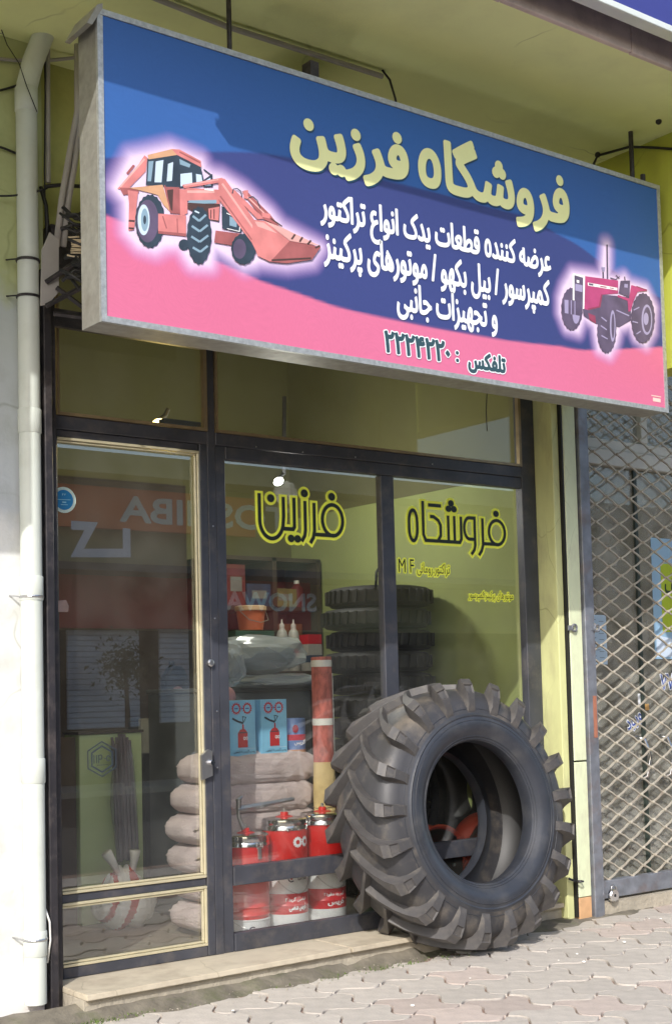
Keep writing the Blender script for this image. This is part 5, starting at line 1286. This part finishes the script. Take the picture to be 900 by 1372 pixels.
for z0, z1, c in ((1.64, 1.70, 'bottle_white'), (1.702, 1.75, 'carton_blue'), (1.752, 1.83, 'bottle_white'), (1.832, 1.90, 'pail_red')): obj('box_band', bx(2.80, 2.92, 1.58, 1.75, z0, z1), MATS.get(c, wp_m), o)

# left of the door: desk, cabinet, rods, carrier bag, jerrycans
o = thing('steel_desk', 'black desk with pale grey side end seen through the door glass', 'desk', (1.9, 1.9, .11))
obj('desk_body', bx(1.45, 2.1, 1.56, 1.78, .3, 1.32, bev=.006), mat('desk_black', srgb(40, 42, 42), .4, 0, .3, 5), o); obj('desk_top', bx(1.478, 2.32, 1.50, 1.79, 1.322, 1.345, bev=.003), blk_gloss, o)
obj('desk_end', bx(1.40, 1.475, 1.50, 1.545, 1.12, 1.345, bev=.006), mat('desk_grey', srgb(170, 170, 156), .5), o)
for x in (1.52, 2.24): obj('desk_leg', bx(x, x + .04, 1.64, 1.68, .11, .298), black_steel, o)
o = thing('green_cabinet', 'pale green cabinet standing behind the door glass', 'cabinet', (1.08, 1.4, .11))
obj('cabinet_body', bx(.87, 1.30, 1.32, 1.52, .11, 1.262, bev=.004), cab_green, o); obj('cabinet_top', bx(.86, 1.31, 1.31, 1.525, 1.264, 1.28), dark_wood, o)
o = thing('brown_partition', 'brown wooden partition left of the green cabinet', 'partition', (.4, 1.39, .11)); obj('partition_board', bx(.0, .865, 1.36, 1.42, .11, 1.25), mat('brown_partition_wood', srgb(96, 78, 60), .7, 0, .15, 4), o)
o = thing('rod_bundle', 'bundle of thin dark rods wrapped in clear film leaning before the cabinet', 'bundle', (1.08, 1.2, .11)); g = BM()
for k in range(16):
    a = k * 2.4; r_ = .012 * math.sqrt(k) * 1.3; tube(g, [(1.08 + r_ * math.cos(a) * 1.2, 1.12 + r_ * math.sin(a), .5 + .01 * (k % 3)), (1.11 + r_ * math.cos(a), 1.24 + r_ * math.sin(a), 1.2 + .02 * (k % 4))], .009, 6)
obj('rods', g, mat('dark_rod', srgb(96, 82, 92), .4), o)
g = BM(); tube(g, [(1.075, 1.11, .48), (1.08, 1.13, .6), (1.09, 1.17, .85), (1.11, 1.22, 1.1), (1.115, 1.245, 1.2)], [.06, .075, .08, .065, .05], 16)
for v in g.verts: v.co.x += .006 * math.sin(v.co.z * 60 + v.co.y * 30)
obj('film_wrap', g, poly_film('thin_clear_film', (.5, .52, .6), .12), o)
BX, BY = 1.03, 1.08
o = thing('carrier_bag', 'knotted white carrier bag with red stripes on the shop floor', 'bag', (BX, BY, .108))
g = BM(); bmesh.ops.create_icosphere(g, subdivisions=5, radius=1)
for v in g.verts:
    x, y, z = v.co; t = (z + 1) / 2; an = math.atan2(y, x)
    w = .20 * (1 - .25 * (1 - min(1, t * 3)) - max(0, t - .5) * 1.45)
    fold = 1 + .06 * math.sin(an * 9) * t + .03 * math.sin(an * 23 + z * 4) * t
    rr_ = math.sqrt(max(0, 1 - abs(z) ** 6)); n0 = math.hypot(x, y) or 1
    v.co = Vector((BX + x / n0 * w * rr_ * fold, BY + y / n0 * w * .8 * rr_ * fold, .11 + t * .37 + .012 * math.sin(x * 12 + z * 5)))
for f in g.faces:
    c = f.calc_center_median(); f.material_index = 1 if -.03 < c.x - BX + .03 - (c.z - .2) * .3 < .022 or -.16 < c.x - BX - (c.z - .2) * .3 < -.13 else 0
obj('bag_body', g, [mat('bag_white', srgb(248, 248, 246), .4, 0, .05, 20, .4, 30), mat('bag_red', srgb(190, 48, 40), .4, 0, .1)], o, smooth=True)
for pts in ([(BX - .04, BY - .03, .42), (BX - .08, BY - .03, .50), (BX - .13, BY - .04, .57)], [(BX + .04, BY - .03, .42), (BX + .055, BY - .03, .50), (BX + .06, BY - .04, .57)]):
    obj('bag_handle', tube(BM(), pts, [.016, .024, .034], 8), MATS['bag_white'], o, smooth=True)
for k, (x, y, lb) in enumerate(((1.78, 1.72, 'left black oil jerrycan standing on the desk'), (2.02, 1.70, 'right grey oil jerrycan standing on the desk'))):
    o = thing('jerrycan', lb, 'jerrycan', (x, y, 1.345), group='oil jerrycans on the desk'); mm = blk_gloss if k == 0 else mat('can_grey', srgb(110, 120, 134), .4)
    g = slab(BM(), [(x - .09, 1.346), (x + .09, 1.346), (x + .092, 1.60), (x + .05, 1.68), (x - .04, 1.69), (x - .092, 1.60)], y - .04, y + .04); bmesh.ops.bevel(g, geom=list(g.edges), offset=.012, segments=2, affect='EDGES'); obj('can_body', g, mm, o, smooth=40)
    g = BM(); lathe(g, [(.02, 0), (.02, .03), (0, .03)], (x - .02, y, 1.688), 'Z', 14); obj('can_cap', g, mm, o)
    g = BM(); polyxz(g, arc(x, 1.52, .04, .03, 0, 180, 10), y - .0415); obj('can_label', g, flat('can_label_red', srgb(150, 110, 110)), o)
    obj('can_print', text_bm('روغن', x - .04, x + .04, 1.44, 1.475, y - .0416, .01), flat('can_ink', srgb(150, 150, 160)), o)

# lamps inside
def lamp(name, label, p, r, col_, es, watts, length):
    o = thing(name, label, 'lamp', p)
    g = BM(); bmesh.ops.create_uvsphere(g, u_segments=16, v_segments=10, radius=r, matrix=Matrix.Translation(p) @ Matrix.Rotation(R(60), 4, 'Y') @ Matrix.Scale(1.5, 4, (0, 0, 1)))
    mm = mat(name + '_glow', (.8, .8, .8), .5, emit=col_, es=es); obj('bulb', g, mm, o, smooth=True)
    obj('holder', tube(BM(), [Vector(p) + Vector((.0, 0, .02)), Vector(p) + Vector((.06, .02, .06)), Vector(p) + Vector((.08, .02, length))], .014, 8), black, o)
    ld = bpy.data.lights.new(name + '_light', 'POINT'); ld.energy = watts; ld.color = col_; ld.shadow_soft_size = .08
    lo_ = bpy.data.objects.new('light_source', ld); C.objects.link(lo_); lo_.parent = o; lo_.location = (0, -.09, -.09)
    return o
lamp('ceiling_lamp', 'bright white compact lamp hanging from the ceiling of the shop', tuple(at(373, 645, 1.3)), .026, (1.0, .98, .9), 14, 24, .6)
lamp('yellow_lamp', 'glowing yellow bulb seen low in the left transom pane', tuple(at(212, 568, .6)), .03, (1.0, .72, .22), 9, 8, .1)
p0 = at(220, 560, .3)
o = thing('blue_light_strip', 'dark blue strip beside the yellow bulb in the left transom', 'strip', tuple(p0)); obj('strip_case', bx(p0.x, p0.x + .24, .3, .36, p0.z - .065, p0.z - .0), mat('strip_dark_blue', srgb(34, 48, 74), .4), o)
g = BM(); rr = random.Random(4)
for k in range(12): ribbon(g, [(p0.x + .012 + k * .018, p0.z - .05), (p0.x + .016 + k * .018 + rr.uniform(-.004, .004), p0.z - .026)], .004, .298 - k * .0001)
obj('strip_marks', g, flat('strip_pale', srgb(90, 120, 150)), o)

# ================================================================== ACROSS THE STREET (seen mirrored in the glass)
YO = -14.0
def rf(px, py): p = at(px, py, 14.0); return (p.x, p.z)
XE = rf(414, 790)[0]; XF = rf(318, 690)[0]
OB = thing('opposite_building', 'long shop row across the street seen mirrored in the door glass', 'building', (8, YO, 0))
obj('wall', bx(-6, 30, -20, YO - .3, 0, 5.15), mat('opposite_wall', srgb(160, 154, 112), .9, 0, .15, 1.5), OB)
obj('roof', bx(-6, 30, -20, YO + .5, 5.15, 5.5), mat('opposite_roof', srgb(150, 142, 116), .8, 0, .2, 2), OB)
obj('canopy', bx(-6, 30, YO - .3, YO + .9, 3.5, 3.62), mat('opposite_canopy', srgb(86, 86, 86), .8), OB)
obj('opening_shade', bx(-5.5, 29, YO - .3, YO - .28, 0, 2.6), mat('unlit_opening', srgb(30, 28, 28), .9), OB)  # flat near-black sheet stands in for the unlit shop interiors
r1 = rf(60, 665); r2 = rf(360, 712)
o = thing('orange_fascia_sign', 'orange fascia sign with pale capitals across the street', 'sign', (8, YO + .05, 4.2))
obj('sign_board', bx(5.0, 10.7, YO - .1, YO + .02, 4.3, 5.0), flat('fascia_orange', srgb(232, 124, 60)), o)
obj('sign_lettering', text_bm('TOSHIBA', 7.05, 10.05, 4.42, 4.86, YO + .03, .03, False, mirror=True), flat('fascia_pale', srgb(190, 190, 170)), o) if False else None
tx = [rf(160, 675), rf(262, 712)]
# the capitals run from right to left in the mirror: the word ends at the left
g = text_bm('TOSHIBA', 6.9, 10.4, 4.42, 4.88, YO + .03, .04, False, mirror=False)
for f in g.faces: f.normal_flip()
# as seen from the street (looking towards -y) the text must run with +x to the left
for v in g.verts: v.co.x = 17.3 - v.co.x
xs_ = [v.co.x for v in g.verts]
for v in g.verts: v.co.x += rf(160, 690)[0] - min(xs_)
obj('sign_lettering', g, flat('fascia_pale', srgb(236, 236, 220)), o)
o = thing('red_band_sign', 'long red shop band with pale capitals across the street', 'sign', (9, YO, 2.7))
obj('sign_board', bx(5.2, XE, YO - .1, YO + .04, 2.62, 3.5), flat('band_red', srgb(190, 34, 38)), o)
g = text_bm('SNOWA', 0, 2.0, 2.95, 3.30, YO + .055, .04, False)
for f in g.faces: f.normal_flip()
for v in g.verts: v.co.x = -v.co.x
mx_ = min(v.co.x for v in g.verts)
for v in g.verts: v.co.x += rf(300, 790)[0] - mx_
obj('sign_lettering', g, white, o)
for k, (a, b) in enumerate(((98, 195), (222, 262))):
    xa, xb = rf(a, 900)[0], rf(b, 900)[0]
    o = thing('roller_shutter', ('wide' if k == 0 else 'narrow') + ' grey roller shutter across the street', 'shutter', ((xa + xb) / 2, YO, 0))
    z = .95 if k == 0 else 1.0
    while z < 2.6: obj('shutter_slat', bx(xa, xb, YO - .25, YO - .19, z, z + .088, bev=.012), mat('shutter_grey', srgb(196, 204, 214), .5, .2, .08), o); z += .092
g = BM(); a, b = rf(70, 748), rf(135, 748); zt2 = rf(135, 716)[1]
ribbon(g, [(a[0] - .1, zt2), (a[0] + .25, zt2), (a[0] + .0, a[1]), (b[0], b[1]), (b[0], zt2)], .14, YO + .92)
for f in g.faces: f.normal_flip()
tag(obj('letter_sign', g, white, origin=(a[0], YO + .92, a[1])), 'large white outline letter hung from the canopy across the street', 'sign')
o = thing('tree', 'bare dark roadside tree across the street', 'tree', (7.6, -13.2, 0))
obj('trunk', tube(BM(), [(7.6, -13.2, 0), (7.62, -13.2, 1.2), (7.58, -13.2, 2.2)], [.06, .045, .02], 8), dark_wood, o)
g = BM(); rr = random.Random(9)
for _ in range(900):
    p = Vector((7.6, -13.2, 1.95)) + Vector((rr.gauss(0, .2), rr.gauss(0, .2), rr.gauss(0, .2))); s = .05
    v = [g.verts.new(p + Vector((rr.uniform(-s, s), rr.uniform(-s, s), rr.uniform(-s, s)))) for _ in range(3)]; g.faces.new(v)
obj('crown', g, mat('tree_leaf', (.05, .07, .03), .8), o)
print('pavers', cnt, 'objects', len(bpy.data.objects), 'tris', sum(len(o.data.polygons) for o in bpy.data.objects if o.type == 'MESH'))
